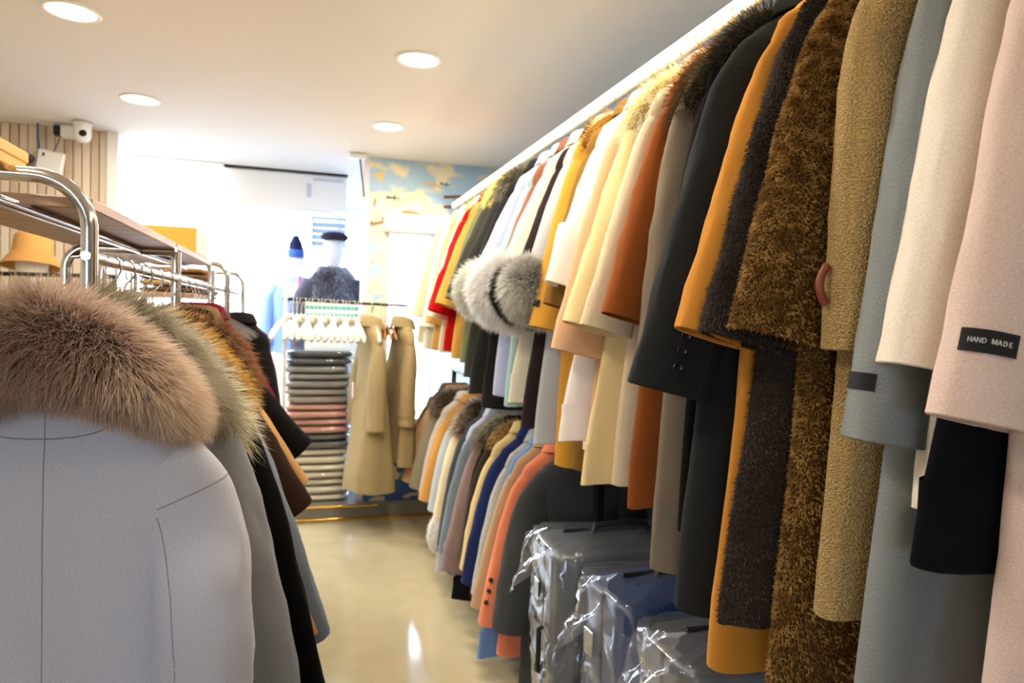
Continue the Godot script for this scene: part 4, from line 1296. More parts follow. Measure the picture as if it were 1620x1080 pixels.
	var low := [
		{"z": -2.29, "cuff": [0.325, 0.287], "hem": [0.22, 0.06], "rw": 0.078, "th": 0.05, "sh": 0.205, "col": Color(0.29, 0.3, 0.3), "fab": "melange", "label": "dark grey melange coat at the near end of the lower row", "big": 1},
		{"z": -2.41, "cuff": [0.345, 0.245], "hem": [0.26, 0.115], "rw": 0.066, "th": 0.04, "col": Color(0.93, 0.55, 0.4), "label": "coral orange coat with three black cuff buttons", "buttons": {"n": 3, "row": 1.4, "deg": 40.0, "gap": 0.75, "r": 0.009, "col": Color(0.06, 0.05, 0.05)}},
		{"z": -2.52, "cuff": [0.345, 0.265], "hem": [0.3, 0.2], "rw": 0.06, "th": 0.04, "col": Color(0.74, 0.6, 0.46), "label": "tan coat between the coral and the light grey coats", "seam_ring": 5.0},
		{"z": -2.63, "cuff": [0.325, 0.272], "hem": [0.24, 0.1], "rw": 0.058, "th": 0.04, "col": Color(0.68, 0.68, 0.64), "label": "light grey coat next to the navy coat"},
		{"z": -2.735, "cuff": [0.34, 0.28], "hem": [0.25, 0.12], "rw": 0.072, "th": 0.045, "col": Color(0.15, 0.19, 0.37), "label": "navy blue coat in the lower row"},
		{"z": -2.84, "cuff": [0.32, 0.29], "hem": [0.25, 0.15], "rw": 0.058, "th": 0.04, "col": Color(0.86, 0.76, 0.52), "label": "butter yellow coat just behind the navy coat"},
		{"z": -2.94, "cuff": [0.3, 0.26], "hem": [0.25, 0.12], "rw": 0.058, "th": 0.04, "col": Color(0.22, 0.18, 0.15), "label": "dark brown coat with a camel fur collar in the lower row", "collar": {"t": "fur", "n": 6000, "len": 0.03, "wid": 0.0022, "rx": 0.14, "rv": 0.05, "droop": 0.12, "col": [Color(0.5, 0.35, 0.18), Color(0.68, 0.5, 0.28)]}},
		{"z": -3.06, "cuff": [0.35, 0.215], "hem": [0.27, 0.15], "rw": 0.072, "th": 0.05, "col": Color(0.54, 0.45, 0.43), "label": "mauve taupe coat with a strapped cuff and grey-brown fur collar", "turnup": {"rows": 3.0, "out": 0.004, "strap": true}, "collar": {"t": "fur", "n": 7000, "len": 0.045, "wid": 0.0025, "rx": 0.17, "rv": 0.06, "droop": 0.14, "col": [Color(0.32, 0.28, 0.22), Color(0.55, 0.52, 0.42)]}},
		{"z": -3.24, "cuff": [0.335, 0.235], "hem": [0.29, 0.11], "rw": 0.066, "th": 0.05, "col": Color(0.45, 0.5, 0.53), "label": "slate blue-grey coat in the lower row"},
		{"z": -3.31, "cuff": [0.27, 0.3], "hem": [0.335, 0.1], "rw": 0.05, "th": 0.03, "col": Color(0.8, 0.81, 0.88), "label": "pale lavender coat whose hem shows under the slate blue-grey coat"},
		{"z": -3.0, "cuff": [0.27, 0.3], "hem": [0.32, 0.085], "rw": 0.05, "th": 0.03, "col": Color(0.09, 0.09, 0.1), "label": "black coat whose hem shows under the strapped mauve cuff"},
		{"z": -2.57, "cuff": [0.26, 0.3], "hem": [0.3, 0.04], "rw": 0.05, "th": 0.03, "col": Color(0.45, 0.6, 0.82), "label": "sky blue coat whose hem shows near the floor beside the coral coat"},
		{"z": -3.38, "cuff": [0.32, 0.22], "hem": [0.3, 0.08], "rw": 0.06, "th": 0.045, "col": Color(0.27, 0.29, 0.3), "label": "anthracite coat next to the cream coat with the pompom"},
		{"z": -3.52, "cuff": [0.32, 0.25], "hem": [0.24, 0.17], "rw": 0.064, "th": 0.05, "col": Color(0.93, 0.87, 0.73), "label": "cream coat with a brown fur collar and a white fur pompom cuff", "furcuff": {"n": 7000, "len": 0.03, "wid": 0.003, "h": 0.19, "rx": 0.07, "rz": 0.055, "lift": 0.5, "col": [Color(0.93, 0.9, 0.82), Color(0.97, 0.95, 0.9)], "label": "white fur pompom cuff"}, "collar": {"t": "fur", "n": 8000, "len": 0.05, "wid": 0.0028, "rx": 0.17, "rv": 0.075, "rt": 0.045, "droop": 0.15, "col": [Color(0.3, 0.24, 0.2), Color(0.5, 0.42, 0.36), Color(0.7, 0.6, 0.45)]}},
		{"z": -3.68, "cuff": [0.31, 0.31], "hem": [0.27, 0.2], "rw": 0.06, "th": 0.05, "col": Color(0.71, 0.76, 0.78), "label": "pale ice blue coat in the lower row"},
		{"z": -3.85, "cuff": [0.335, 0.325], "hem": [0.25, 0.25], "rw": 0.062, "th": 0.05, "col": Color(0.84, 0.62, 0.33), "label": "amber orange coat in the lower row"},
		{"z": -4.0, "cuff": [0.31, 0.33], "hem": [0.24, 0.25], "rw": 0.056, "th": 0.045, "col": Color(0.8, 0.77, 0.74), "label": "silver grey coat with a dark lining between amber and greige coats"},
		{"z": -4.16, "cuff": [0.345, 0.32], "hem": [0.25, 0.22], "rw": 0.066, "th": 0.055, "col": Color(0.55, 0.52, 0.44), "label": "greige coat with a shaggy taupe fur collar", "collar": {"t": "fur", "n": 7000, "len": 0.04, "wid": 0.003, "rx": 0.18, "rv": 0.06, "droop": 0.15, "col": [Color(0.4, 0.34, 0.28), Color(0.58, 0.52, 0.44)]}},
		{"z": -4.34, "cuff": [0.37, 0.32], "hem": [0.26, 0.24], "rw": 0.066, "th": 0.055, "col": Color(0.87, 0.71, 0.53), "label": "peach coat near the back wall in the lower row"},
		{"z": -4.5, "cuff": [0.34, 0.4], "hem": [0.24, 0.3], "rw": 0.058, "th": 0.045, "col": Color(0.62, 0.47, 0.26), "label": "mustard brown coat at the far end of the lower row"},
	]
	for q: Dictionary in low:
		q["round"] = 0.5
		q["x"] = RAIL_X
		q["side"] = -1.0
		q["ys"] = 0.82
		q["group"] = gl
		q["wall_a"] = 0.33
		q["yaw"] = float((hash(q["label"]) % 7) - 3) * 0.8
		if q.has("big"):
			q.merge(big)
		coat(q)
		hanger("gold", Vector3(RAIL_X, RAIL_LOW, q["z"]), 180.0, "gold-hook hanger inside the " + brief(q["label"]), "gold-hook hangers on the lower rail", 0.012)

func _cuff_tab(c: Node3D, q: Dictionary) -> void:
	var y: float = q["cuff"][1] - q["hem"][1] + 0.085
	var mb := MB.new()
	var pts := PackedVector3Array()
	for k in 9:
		var a := PI * k / 8.0
		pts.append(Vector3(-0.268 - sin(a) * 0.012, y + 0.028 - k * 0.007, 0.012))
	mb.tube(pts, 0.006, 8)
	var p := part(c, "cuff_tab", mb, plain("tab_leather", Color(0.5, 0.23, 0.14), 0.45))
	p.set_meta("label", "reddish brown cuff tab")

func _left_rack() -> void:
	var st := steel()
	var board := plain("shelf_board", Color(0.74, 0.6, 0.46), 0.5)
	board.albedo_texture = noise_tex("grain", 0.02, FastNoiseLite.TYPE_SIMPLEX_SMOOTH, 0.86, 1.06, 512, 3, Vector2i(8, 1))
	board.uv1_triplanar = true
	board.uv1_scale = Vector3.ONE * 1.2
	var o := thing("steel_rack", "tubular steel clothes rack with a wooden shelf above the fur-collared coats", "rack", Vector3(-0.5, 0, -2.2))
	var hw := 0.14
	for k in 4:
		var z: float = [1.68, 0.84, 0.0, -0.8][k]
		var mb := MB.new()
		var pts := PackedVector3Array()
		var top := 1.597 if k != 2 else 1.54
		var R := 0.085 if k != 2 else 0.06
		pts.append(Vector3(-hw, 0.03, z))
		pts.append(Vector3(-hw, top - R - 0.1, z))
		for i in 9:
			var a := PI - PI * 0.5 * i / 8.0
			pts.append(Vector3(-hw + R + cos(a) * R, top - R + sin(a) * R, z))
		if k != 2:
			for i in 9:
				var a := PI * 0.5 - PI * 0.5 * i / 8.0
				pts.append(Vector3(hw - R + cos(a) * R, top - R + sin(a) * R, z))
			pts.append(Vector3(hw, top - R - 0.1, z))
			pts.append(Vector3(hw, 0.03, z))
		else:
			pts.append(Vector3(hw, top, z))
			mb.tube(PackedVector3Array([Vector3(hw, 0.03, z), Vector3(hw, 0.8, z), Vector3(hw, top, z)]), 0.0135, 18)
		mb.tube(pts, 0.0135, 18)
		part(o, "frame", mb, st)
		for sx: float in [-hw, hw]:
			mb = MB.new()
			mb.lathe(PackedVector2Array([Vector2(0.013, 0.045), Vector2(0.018, 0.04), Vector2(0.019, 0.0)]), Vector3(sx, 0, z), 14)
			part(o, "rubber_foot", mb, plain("rubber", Color(0.06, 0.06, 0.06), 0.7))
	for sx: float in [0.045]:
		var mb := MB.new()
		mb.tube(PackedVector3Array([Vector3(sx, 1.537, 1.68), Vector3(sx, 1.537, 0.0), Vector3(sx, 1.537, -0.8)]), 0.0095, 12)
		part(o, "support_bar", mb, st)
	for k in 2:
		var mb := MB.new()
		mb.box(Vector3(0.0, 1.557, [0.415, -0.4][k]), Vector3(0.28, 0.02, [0.82, 0.76][k]), 0.002)
		part(o, "shelf_board", mb, board)
	var mb2 := MB.new()
	mb2.tube(PackedVector3Array([Vector3(hw, LEFT_Y, 0.84), Vector3(hw, LEFT_Y, 0.0), Vector3(hw, LEFT_Y, -0.8), Vector3(hw, LEFT_Y, -1.95)]), 0.0125, 16)
	part(o, "hanging_rail", mb2, st)
	mb2 = MB.new()
	mb2.tube(PackedVector3Array([Vector3(hw - 0.025, 1.372, 0.965), Vector3(hw - 0.025, 1.372, 0.9), Vector3(hw - 0.025, 1.372, 0.84)]), 0.011, 14)
	part(o, "front_arm", mb2, st)
	# clamp bolt on the near post
	mb2 = MB.new()
	mb2.tube(PackedVector3Array([Vector3(hw, LEFT_Y, 0.848), Vector3(hw, LEFT_Y, 0.862)]), 0.0085, 6)
	mb2.tube(PackedVector3Array([Vector3(hw - 0.007, LEFT_Y - 0.002, 0.86), Vector3(hw - 0.02, LEFT_Y - 0.004, 0.862), Vector3(hw - 0.026, LEFT_Y - 0.014, 0.864)]), 0.003, 8)
	part(o, "clamp_bolt", mb2, st)

	var gg := "coats on the steel rack"
	var big := {"rows": 48, "cols": 52, "srows": 40, "scols": 32}
	var L := [
		{"z": -1.27, "x": -0.385, "ys": 1.165, "rise": 0.11, "sh": 0.215, "cuff": [0.305, 0.6], "hem": [0.285, 0.32], "rw": 0.08, "th": 0.055, "sz": 0.03, "col": Color(0.78, 0.785, 0.84), "fold": 0.02, "label": "pale grey wool coat with a rosy beige fur collar, seen from behind", "big": 1, "seam": true, "round": 1.0, "seam_ring": 12.0, "yaw": 2.0,
			"collar": {"t": "fur", "n": 52000, "len": 0.05, "wid": 0.0013, "rx": 0.162, "rz": 0.075, "rv": 0.066, "rt": 0.048, "droop": 0.13, "slope": 0.05, "dy": 0.05, "lift": 0.5, "jit": 0.25, "patch": 9.0, "col": [Color(0.5, 0.41, 0.37), Color(0.7, 0.59, 0.51), Color(0.84, 0.72, 0.61)], "label": "rosy beige fox collar"}},
		{"z": -1.46, "ys": 1.2, "rise": 0.12, "sh": 0.205, "round": 0.35, "cuff": [0.388, 0.5], "hem": [0.34, 0.3], "rw": 0.085, "th": 0.045, "col": Color(0.6, 0.61, 0.64), "fab": "melange", "label": "light grey melange coat with an olive grey fur collar", "big": 1,
			"collar": {"t": "fur", "n": 40000, "len": 0.045, "wid": 0.0014, "rx": 0.185, "rz": 0.065, "rv": 0.062, "rt": 0.042, "droop": 0.2, "slope": 0.08, "dy": 0.025, "patch": 12.0, "col": [Color(0.36, 0.34, 0.29), Color(0.52, 0.49, 0.41), Color(0.66, 0.62, 0.53)], "label": "olive grey fur collar"}},
		{"z": -1.57, "ys": 1.2, "rise": 0.12, "sh": 0.23, "round": 0.6, "cuff": [0.43, 0.5], "hem": [0.36, 0.3], "rw": 0.075, "th": 0.045, "col": Color(0.06, 0.06, 0.06), "fab": "brushed", "label": "black coat with a big cream and black fur collar", "big": 1,
			"collar": {"t": "fur", "n": 42000, "len": 0.07, "wid": 0.0015, "rx": 0.19, "rz": 0.07, "rv": 0.07, "rt": 0.05, "droop": 0.24, "slope": 0.1, "dy": 0.0, "lift": 0.45, "patch": 6.0, "band": [[0.0, 1.0], [0.31, 0.0], [0.385, 1.0], [0.6, 0.0], [0.675, 1.0]], "col": [Color(0.13, 0.12, 0.12), Color(0.88, 0.84, 0.68)], "label": "cream fur collar with black patches"}},
		{"z": -1.65, "ys": 1.2, "rise": 0.1, "sh": 0.2, "cuff": [0.405, 0.62], "hem": [0.3, 0.4], "rw": 0.05, "th": 0.02, "col": Color(0.8, 0.58, 0.36), "label": "thin camel coat squeezed behind the black coat"},
		{"z": -1.74, "ys": 1.19, "rise": 0.11, "sh": 0.215, "cuff": [0.44, 0.585], "round": 0.5, "hem": [0.33, 0.4], "rw": 0.075, "th": 0.05, "col": Color(0.5, 0.54, 0.6), "fab": "melange", "label": "denim blue-grey coat with a dropped shoulder seam", "big": 1, "seam_ring": 10.0,
			"collar": {"t": "fur", "n": 12000, "len": 0.06, "wid": 0.002, "rx": 0.19, "rv": 0.06, "droop": 0.2, "slope": 0.1, "col": [Color(0.12, 0.11, 0.1), Color(0.28, 0.25, 0.22)]}},
		{"z": -1.87, "ys": 1.22, "rise": 0.11, "sh": 0.21, "cuff": [0.37, 0.75], "hem": [0.3, 0.5], "rw": 0.06, "th": 0.045, "col": Color(0.68, 0.47, 0.25), "label": "toffee coat with an ochre brown fur collar",
			"collar": {"t": "fur", "n": 14000, "len": 0.045, "wid": 0.002, "rx": 0.19, "rz": 0.07, "rv": 0.055, "rt": 0.04, "droop": 0.2, "slope": 0.09, "dy": 0.0, "col": [Color(0.45, 0.3, 0.12), Color(0.68, 0.48, 0.2), Color(0.82, 0.64, 0.34)]}},
		{"z": -2.0, "ys": 1.21, "rise": 0.11, "sh": 0.21, "cuff": [0.395, 0.83], "hem": [0.32, 0.55], "rw": 0.07, "th": 0.05, "col": Color(0.19, 0.13, 0.11), "label": "dark chocolate coat with brown fur trim hanging over the floor",
			"collar": {"t": "fur", "n": 12000, "len": 0.05, "wid": 0.0022, "rx": 0.2, "rv": 0.07, "droop": 0.25, "col": [Color(0.25, 0.17, 0.12), Color(0.45, 0.32, 0.22)]}},
		{"z": -2.13, "ys": 1.22, "rise": 0.11, "sh": 0.21, "cuff": [0.385, 0.86], "hem": [0.3, 0.6], "rw": 0.06, "th": 0.045, "col": Color(0.78, 0.6, 0.38), "label": "sandy tan coat showing as a strip between two dark coats"},
		{"z": -2.27, "ys": 1.24, "rise": 0.1, "sh": 0.21, "cuff": [0.4, 0.945], "hem": [0.3, 0.7], "rw": 0.07, "th": 0.05, "col": Color(0.06, 0.06, 0.06), "label": "jet black coat with a wide square sleeve end"},
		{"z": -2.42, "ys": 1.25, "rise": 0.1, "sh": 0.2, "cuff": [0.32, 0.95], "hem": [0.28, 0.7], "rw": 0.06, "th": 0.05, "col": Color(0.5, 0.4, 0.3), "label": "fawn coat with a striped collar deep in the steel rack"},
		{"z": -2.58, "ys": 1.26, "rise": 0.1, "sh": 0.2, "cuff": [0.32, 0.95], "hem": [0.28, 0.7], "rw": 0.06, "th": 0.05, "col": Color(0.42, 0.1, 0.16), "label": "burgundy coat deep in the steel rack"},
	]
	var i2 := 0
	for q: Dictionary in L:
		q["x"] = q.get("x", LEFT_X)
		q["side"] = 1.0
		q["group"] = gg
		q["both"] = false
		q["wall_a"] = 0.36
		if q.has("big"):
			q.merge(big)
		coat(q)
		if i2 > 0:
			hanger("left", Vector3(LEFT_X, LEFT_Y, q["z"]), float((i2 * 37) % 25) - 12.0, "steel hanger inside the " + brief(q["label"]), "steel hangers on the steel rack", 0.0125)
		i2 += 1
	hanger("left", Vector3(-0.385, 1.375, -1.27), 2.0, "steel hanger inside the pale grey coat with the rosy fur collar", "", 0.011)
	for k in 12:
		hanger("left", Vector3(LEFT_X, LEFT_Y, -2.68 - 0.085 * k), float((k * 53) % 31) - 15.0, "empty steel hanger on the far stretch of the steel rack rail", "empty steel hangers on the steel rack", 0.0125)

func _back_rail() -> void:
	var dark := plain("rail_dark", Color.WHITE)
	var whitem := plain("frame_white", Color(0.93, 0.93, 0.93), 0.35)
	# black rail across the end of the aisle between two uprights
	var o := thing("garment_stand", "white tube stand carrying a black rail of white hangers at the aisle end", "rack", Vector3(0.25, 0, -4.4))
	var mb := MB.new()
	mb.tube(PackedVector3Array([Vector3(-0.375, 1.448, 0), Vector3(0, 1.438, 0), Vector3(0.385, 1.43, 0)]), 0.009, 12)
	part(o, "black_rail", mb, dark)
	mb = MB.new()
	var pts := PackedVector3Array([Vector3(-0.36, 0.0, 0), Vector3(-0.36, 0.8, 0), Vector3(-0.36, 1.6, 0)])
	for i in 7:
		var a := PI * 0.5 * i / 6.0
		pts.append(Vector3(-0.41 + cos(a) * 0.05, 1.63 + sin(a) * 0.05, 0))
	pts.append(Vector3(-0.9, 1.685, 0))
	pts.append(Vector3(-1.35, 1.685, 0))
	mb.tube(pts, 0.0125, 14)
	mb.tube(PackedVector3Array([Vector3(-1.34, 1.68, 0), Vector3(-1.34, 0.8, 0), Vector3(-1.34, 0.0, 0)]), 0.0125, 14)
	part(o, "frame", mb, whitem)
	mb = MB.new()
	mb.tube(PackedVector3Array([Vector3(0.385, 1.43, 0.01), Vector3(0.385, 1.43, -0.15), Vector3(0.385, 1.43, -0.288)]), 0.008, 12)
	part(o, "wall_bracket", mb, dark)
	for k in 19:
		var x := -0.09 + k * 0.0245
		hanger("white", Vector3(x, 1.446 - 0.012 * k / 24.0, -4.4), 90.0 + float((k * 41) % 61) - 30.0, "empty white hanger on the black rail at the aisle end", "empty white hangers", 0.009)
	for k in 4:
		hanger("wood", Vector3(0.47 + k * 0.022, 1.434, -4.4), 90.0 + float(k * 5) - 8.0, "empty tan wooden hanger between the two trench coats", "empty wooden hangers", 0.009)
	var tr := {"x": 0.405, "z": -4.4, "ys": 1.25, "rise": 0.08, "sh": 0.2, "side": 1.0, "cuff": [0.27, 0.665], "hem": [0.22, 0.27], "rw": 0.06, "th": 0.05, "hem_th": 0.135, "sz": 0.02, "fab": "cotton", "col": Color(0.68, 0.61, 0.45), "fold": 0.03, "yaw": -78.0, "both": true, "wall_a": 0.27, "rows": 34, "cols": 40,
		"label": "long khaki beige trench coat hanging beside the stacked bagged garments", "name": "trench_coat", "group": "trench coats at the aisle end", "collar": {"t": "shirt", "fall": 0.02}}
	var t1 := coat(tr)
	mb = MB.new()
	mb.box(Vector3.ZERO, Vector3(0.03, 0.1, 0.002), 0.0005)
	var tg := part(t1, "price_tag", mb, plain("paper_tag", Color(0.92, 0.9, 0.92), 0.7), Vector3(-0.02, 0.62, 0.1))
	tg.set_meta("label", "white paper price tag")
	hanger("white", Vector3(0.405, 1.437, -4.4), -78.0, "white hanger holding the long khaki trench coat", "", 0.009)
	var t2 := tr.duplicate()
	t2.merge({"x": 0.61, "cuff": [0.24, 0.69], "hem": [0.19, 0.43], "yaw": -80.0, "th": 0.045, "hem_th": 0.085, "label": "shorter khaki trench coat with a strapped cuff beside the lower coat row", "turnup": {"rows": 2.5, "out": 0.003, "strap": true}, "col": Color(0.66, 0.58, 0.41)}, true)
	coat(t2)
	hanger("wood", Vector3(0.61, 1.43, -4.4), -80.0, "wooden hanger holding the shorter khaki trench coat", "", 0.009)
	# tan hood piece on top of the second trench
	# stack of bagged folded garments on the raised floor
	var y := 0.095
	var seq := []
	for k in 7:
		seq.append([Color(0.9, 0.87, 0.77), "cream"])
	seq.append([Color(0.33, 0.31, 0.28), "dark brown"])
	seq.append([Color(0.27, 0.25, 0.22), "dark brown"])
	for k in 4:
		seq.append([Color(0.82, 0.6, 0.52), "salmon pink"])
	for k in 2:
		seq.append([Color(0.7, 0.68, 0.62), "pale grey"])
	for k in 3:
		seq.append([Color(0.58, 0.57, 0.54), "mid grey"])
	seq.append([Color(0.22, 0.21, 0.2), "near black"])
	seq.append([Color(0.17, 0.16, 0.16), "near black"])
	var counts := {}
	var total := {}
	for q: Array in seq:
		total[q[1]] = total.get(q[1], 0) + 1
	var ord := ["lowest", "second", "third", "fourth", "fifth", "sixth", "seventh"]
	var n := 0
	for q: Array in seq:
		var h: float = [0.042, 0.058, 0.046, 0.053][n % 4]
		var idx: int = counts.get(q[1], 0)
		counts[q[1]] = idx + 1
		var lab := "%s folded garment in a clear bag, %s %s one in the stack" % [q[1], ord[idx], q[1]] if idx > 0 else "%s folded garment in a clear bag, lowest %s one in the stack" % [q[1], q[1]]
		_folded(Vector3(0.1 + 0.012 * sin(n * 2.1), y, -4.95 + 0.01 * cos(n * 1.7)), Vector3(0.44, h, 0.42), q[0], lab, "bagged garments in the tall stack", true, n)
		y += h + 0.0015
		n += 1
	# turquoise striped carton behind the stack
	o = thing("striped_carton", "turquoise and white striped carton standing behind the black rail", "box", Vector3(0.22, 0.095, -5.3))
	mb = MB.new()
	mb.box(Vector3(0, 0.675, 0), Vector3(0.42, 1.35, 0.26), 0.004)
	part(o, "carton", mb, plain("carton_white", Color(0.9, 0.93, 0.92), 0.6))
	for k in 3:
		mb = MB.new()
		mb.box(Vector3(0, 1.31 - 0.055 * k, 0), Vector3(0.424, 0.026, 0.264), 0.002)
		part(o, "stripe", mb, plain("turquoise", Color(0.32, 0.72, 0.66), 0.55))

func _folded(at: Vector3, s: Vector3, col: Color, label: String, group: String, bag: bool, sd: int) -> void:
	var o := thing("folded_garment", label, "garment", at, float((sd * 13) % 5) - 2.0, group)
	var rows := []
	var rows2 := []
	for i in 9:
		var t := float(i) / 8.0
		var yy := cos(PI * t)
		var k := pow(maxf(1.0 - pow(absf(yy), 3.0), 0.0), 0.1)
		k = maxf(k, 0.02)
		var row := PackedVector3Array()
		var row2 := PackedVector3Array()
		for j in 28:
			var a := TAU * j / 28
			var x := spow(cos(a), 0.4) * s.x * 0.5 * k
			var z := spow(sin(a), 0.4) * s.z * 0.5 * k
			var f := nz.get_noise_3d(x * 60.0 + sd * 31, yy * 8.0, z * 60.0)
			row.append(Vector3(x * (1.0 + f * 0.03), s.y * 0.5 + yy * s.y * 0.46 * (1.0 + f * 0.15), z * (1.0 + f * 0.03)))
			var f2 := nz.get_noise_3d(x * 160.0 + sd * 17, yy * 30.0, z * 160.0)
			row2.append(Vector3(x * 1.015 + signf(x) * (0.003 + f2 * 0.005), s.y * 0.5 + yy * s.y * 0.495, z * 1.015 + signf(z) * (0.003 + f2 * 0.006)))
		rows.append(row)
		rows2.append(row2)
	var mb := MB.new()
	mb.surf(rows, true)
	part(o, "cloth", mb, cloth("wool", col))
	# fold lip along the front
	mb = MB.new()
	mb.tube(PackedVector3Array([Vector3(-s.x * 0.44, s.y * 0.52, s.z * 0.485), Vector3(0, s.y * 0.5, s.z * 0.495), Vector3(s.x * 0.44, s.y * 0.54, s.z * 0.485)]), s.y * 0.1, 8)
	part(o, "fold", mb, cloth("wool", col))
	if bag:
		mb = MB.new()
		mb.surf(rows2, true)
		part(o, "clear_bag", mb, film(0.08))

func film(alpha: float) -> StandardMaterial3D:
	var key := "film%.2f" % alpha
	if mats.has(key):
		return mats[key]
	var m := StandardMaterial3D.new()
	m.resource_name = key
	m.albedo_color = Color(0.93, 0.96, 1.0, alpha)
	m.transparency = BaseMaterial3D.TRANSPARENCY_ALPHA
	m.roughness = 0.06
	m.metallic_specular = 0.7
	mats[key] = m
	return m

func _suitcases() -> void:
	var spots := [[Vector3(0.96, 0, -1.94), Color(0.27, 0.29, 0.31), "slate grey hard suitcase in plastic film under the cream coats", 0.72],
		[Vector3(1.0, 0, -1.63), Color(0.12, 0.22, 0.4), "blue hard suitcase in plastic film under the charcoal coat", 0.7],
		[Vector3(1.02, 0, -1.33), Color(0.27, 0.28, 0.3), "grey hard suitcase in plastic film below the long mustard coat", 0.68]]
	for n in 3:
		var at: Vector3 = spots[n][0]
		var h: float = spots[n][3]
		var o := thing("suitcase", spots[n][2], "suitcase", at, [-4.0, 3.0, -2.0][n], "film-wrapped suitcases on the floor")
		var sx := 0.46
		var sz := 0.25
		var shell := plain("suitcase_%d" % n, spots[n][1], 0.32)
		shell.metallic_specular = 0.6
		var prof := func(grow: float, rough: float, sd: float) -> Array:
			var rows := []
			var ny := 22
			for i in ny + 1:
				var t := float(i) / ny
				var yy := lerpf(h, 0.05, t)
				var e := minf(t, 1.0 - t) * ny
				var k: float = 1.0 if e >= 2.0 else [0.0, 0.8, 1.0][int(e)]
				var row := PackedVector3Array()
				for j in 72:
					var a := TAU * j / 72
					var cx := spow(cos(a), 0.32)
					var cz := spow(sin(a), 0.32)
					var rib := 0.0
					if grow < 0.001 and k >= 0.99:
						rib = 0.006 * (0.5 + 0.5 * cos(cx * 26.0)) * absf(cz) + 0.005 * (0.5 + 0.5 * cos(cz * 14.0)) * absf(cx)
					var p := Vector3(cx * (sx * 0.5 + grow - (1.0 - k) * 0.03), yy + (grow if t < 0.1 else 0.0), cz * (sz * 0.5 + grow - (1.0 - k) * 0.03))
					if k < 0.01:
						p.x = cx * sx * 0.02
						p.z = cz * sz * 0.02
					p += Vector3(cx, 0, cz).normalized() * rib
					if rough > 0.0:
						var q := p * 95.0 + Vector3(sd, sd * 2.0, 0)
						var f := nz.get_noise_3dv(q) + 0.6 * absf(nz.get_noise_3dv(q * 2.3))
						p += Vector3(cx, 0.35, cz) * f * rough
					row.append(p)
				rows.append(row)
			return rows
		var mb := MB.new()
		mb.surf(prof.call(0.0, 0.0, 0.0), true)
		part(o, "shell", mb, shell)
		# zip seam round the middle
		mb = MB.new()
		for sg: float in [-1.0, 1.0]:
			mb.box(Vector3(sg * (sx * 0.5 + 0.003), h * 0.5 + 0.02, 0), Vector3(0.01, h - 0.12, 0.014), 0.002)
		mb.box(Vector3(0, h + 0.002, 0), Vector3(sx - 0.1, 0.01, 0.014), 0.002)
		part(o, "zip_seam", mb, plain("zip_black", Color(0.05, 0.05, 0.06), 0.6))
		mb = MB.new()
		mb.tube(PackedVector3Array([Vector3(-0.09, h, 0.03), Vector3(-0.085, h + 0.024, 0.03), Vector3(0, h + 0.03, 0.03), Vector3(0.085, h + 0.024, 0.03), Vector3(0.09, h, 0.03)]), 0.009, 8)
		part(o, "handle", mb, plain("zip_black", Color.WHITE))
		mb = MB.new()
		mb.tube(PackedVector3Array([Vector3(-sx * 0.5 - 0.004, h * 0.62, 0.03), Vector3(-sx * 0.5 - 0.026, h * 0.6, 0.03), Vector3(-sx * 0.5 - 0.026, h * 0.42, 0.03), Vector3(-sx * 0.5 - 0.004, h * 0.4, 0.03)]), 0.008, 8)
		part(o, "side_handle", mb, plain("zip_black", Color.WHITE))
		for sg: float in [-1.0, 1.0]:
			for sgz: float in [-1.0, 1.0]:
				mb = MB.new()
				mb.tube(PackedVector3Array([Vector3(sg * sx * 0.38 - 0.012, 0.026, sgz * sz * 0.33), Vector3(sg * sx * 0.38 + 0.012, 0.026, sgz * sz * 0.33)]), 0.026, 14)
				mb.box(Vector3(sg * sx * 0.38, 0.045, sgz * sz * 0.33), Vector3(0.035, 0.03, 0.03), 0.004)
				part(o, "wheel", mb, plain("zip_black", Color.WHITE))
		mb = MB.new()
		mb.box(Vector3(-sx * 0.5 - 0.012, h * 0.72, -0.06), Vector3(0.005, 0.07, 0.05), 0.002)
		var bd := part(o, "badge", mb, plain("badge_silver", Color(0.7, 0.7, 0.68), 0.25, 0.8))
		# wrinkled film and a torn flap
		mb = MB.new()
		mb.surf(prof.call(0.014, 0.032, n * 40.0 + 3.0), true)
		part(o, "plastic_film", mb, film(0.05))
		var rows := []
		for i in 12:
			var row := PackedVector3Array()
			for j in 14:
				var u := j / 13.0
				var v := i / 11.0
				var p := Vector3(-sx * 0.5 - 0.03 - 0.06 * u * v - 0.01 * sin(v * 9.0), h + 0.05 - 0.2 * v * (0.5 + 0.5 * u) - 0.07 * u, sz * (0.42 - 0.75 * u))
				p += Vector3(1, 0.4, 0.6) * nz.get_noise_3d(u * 45.0 + n * 9.0, v * 45.0, 3.0) * 0.03
				row.append(p)
			rows.append(row)
		mb = MB.new()
		mb.surf(rows, false)
		part(o, "film_flap", mb, film(0.08))

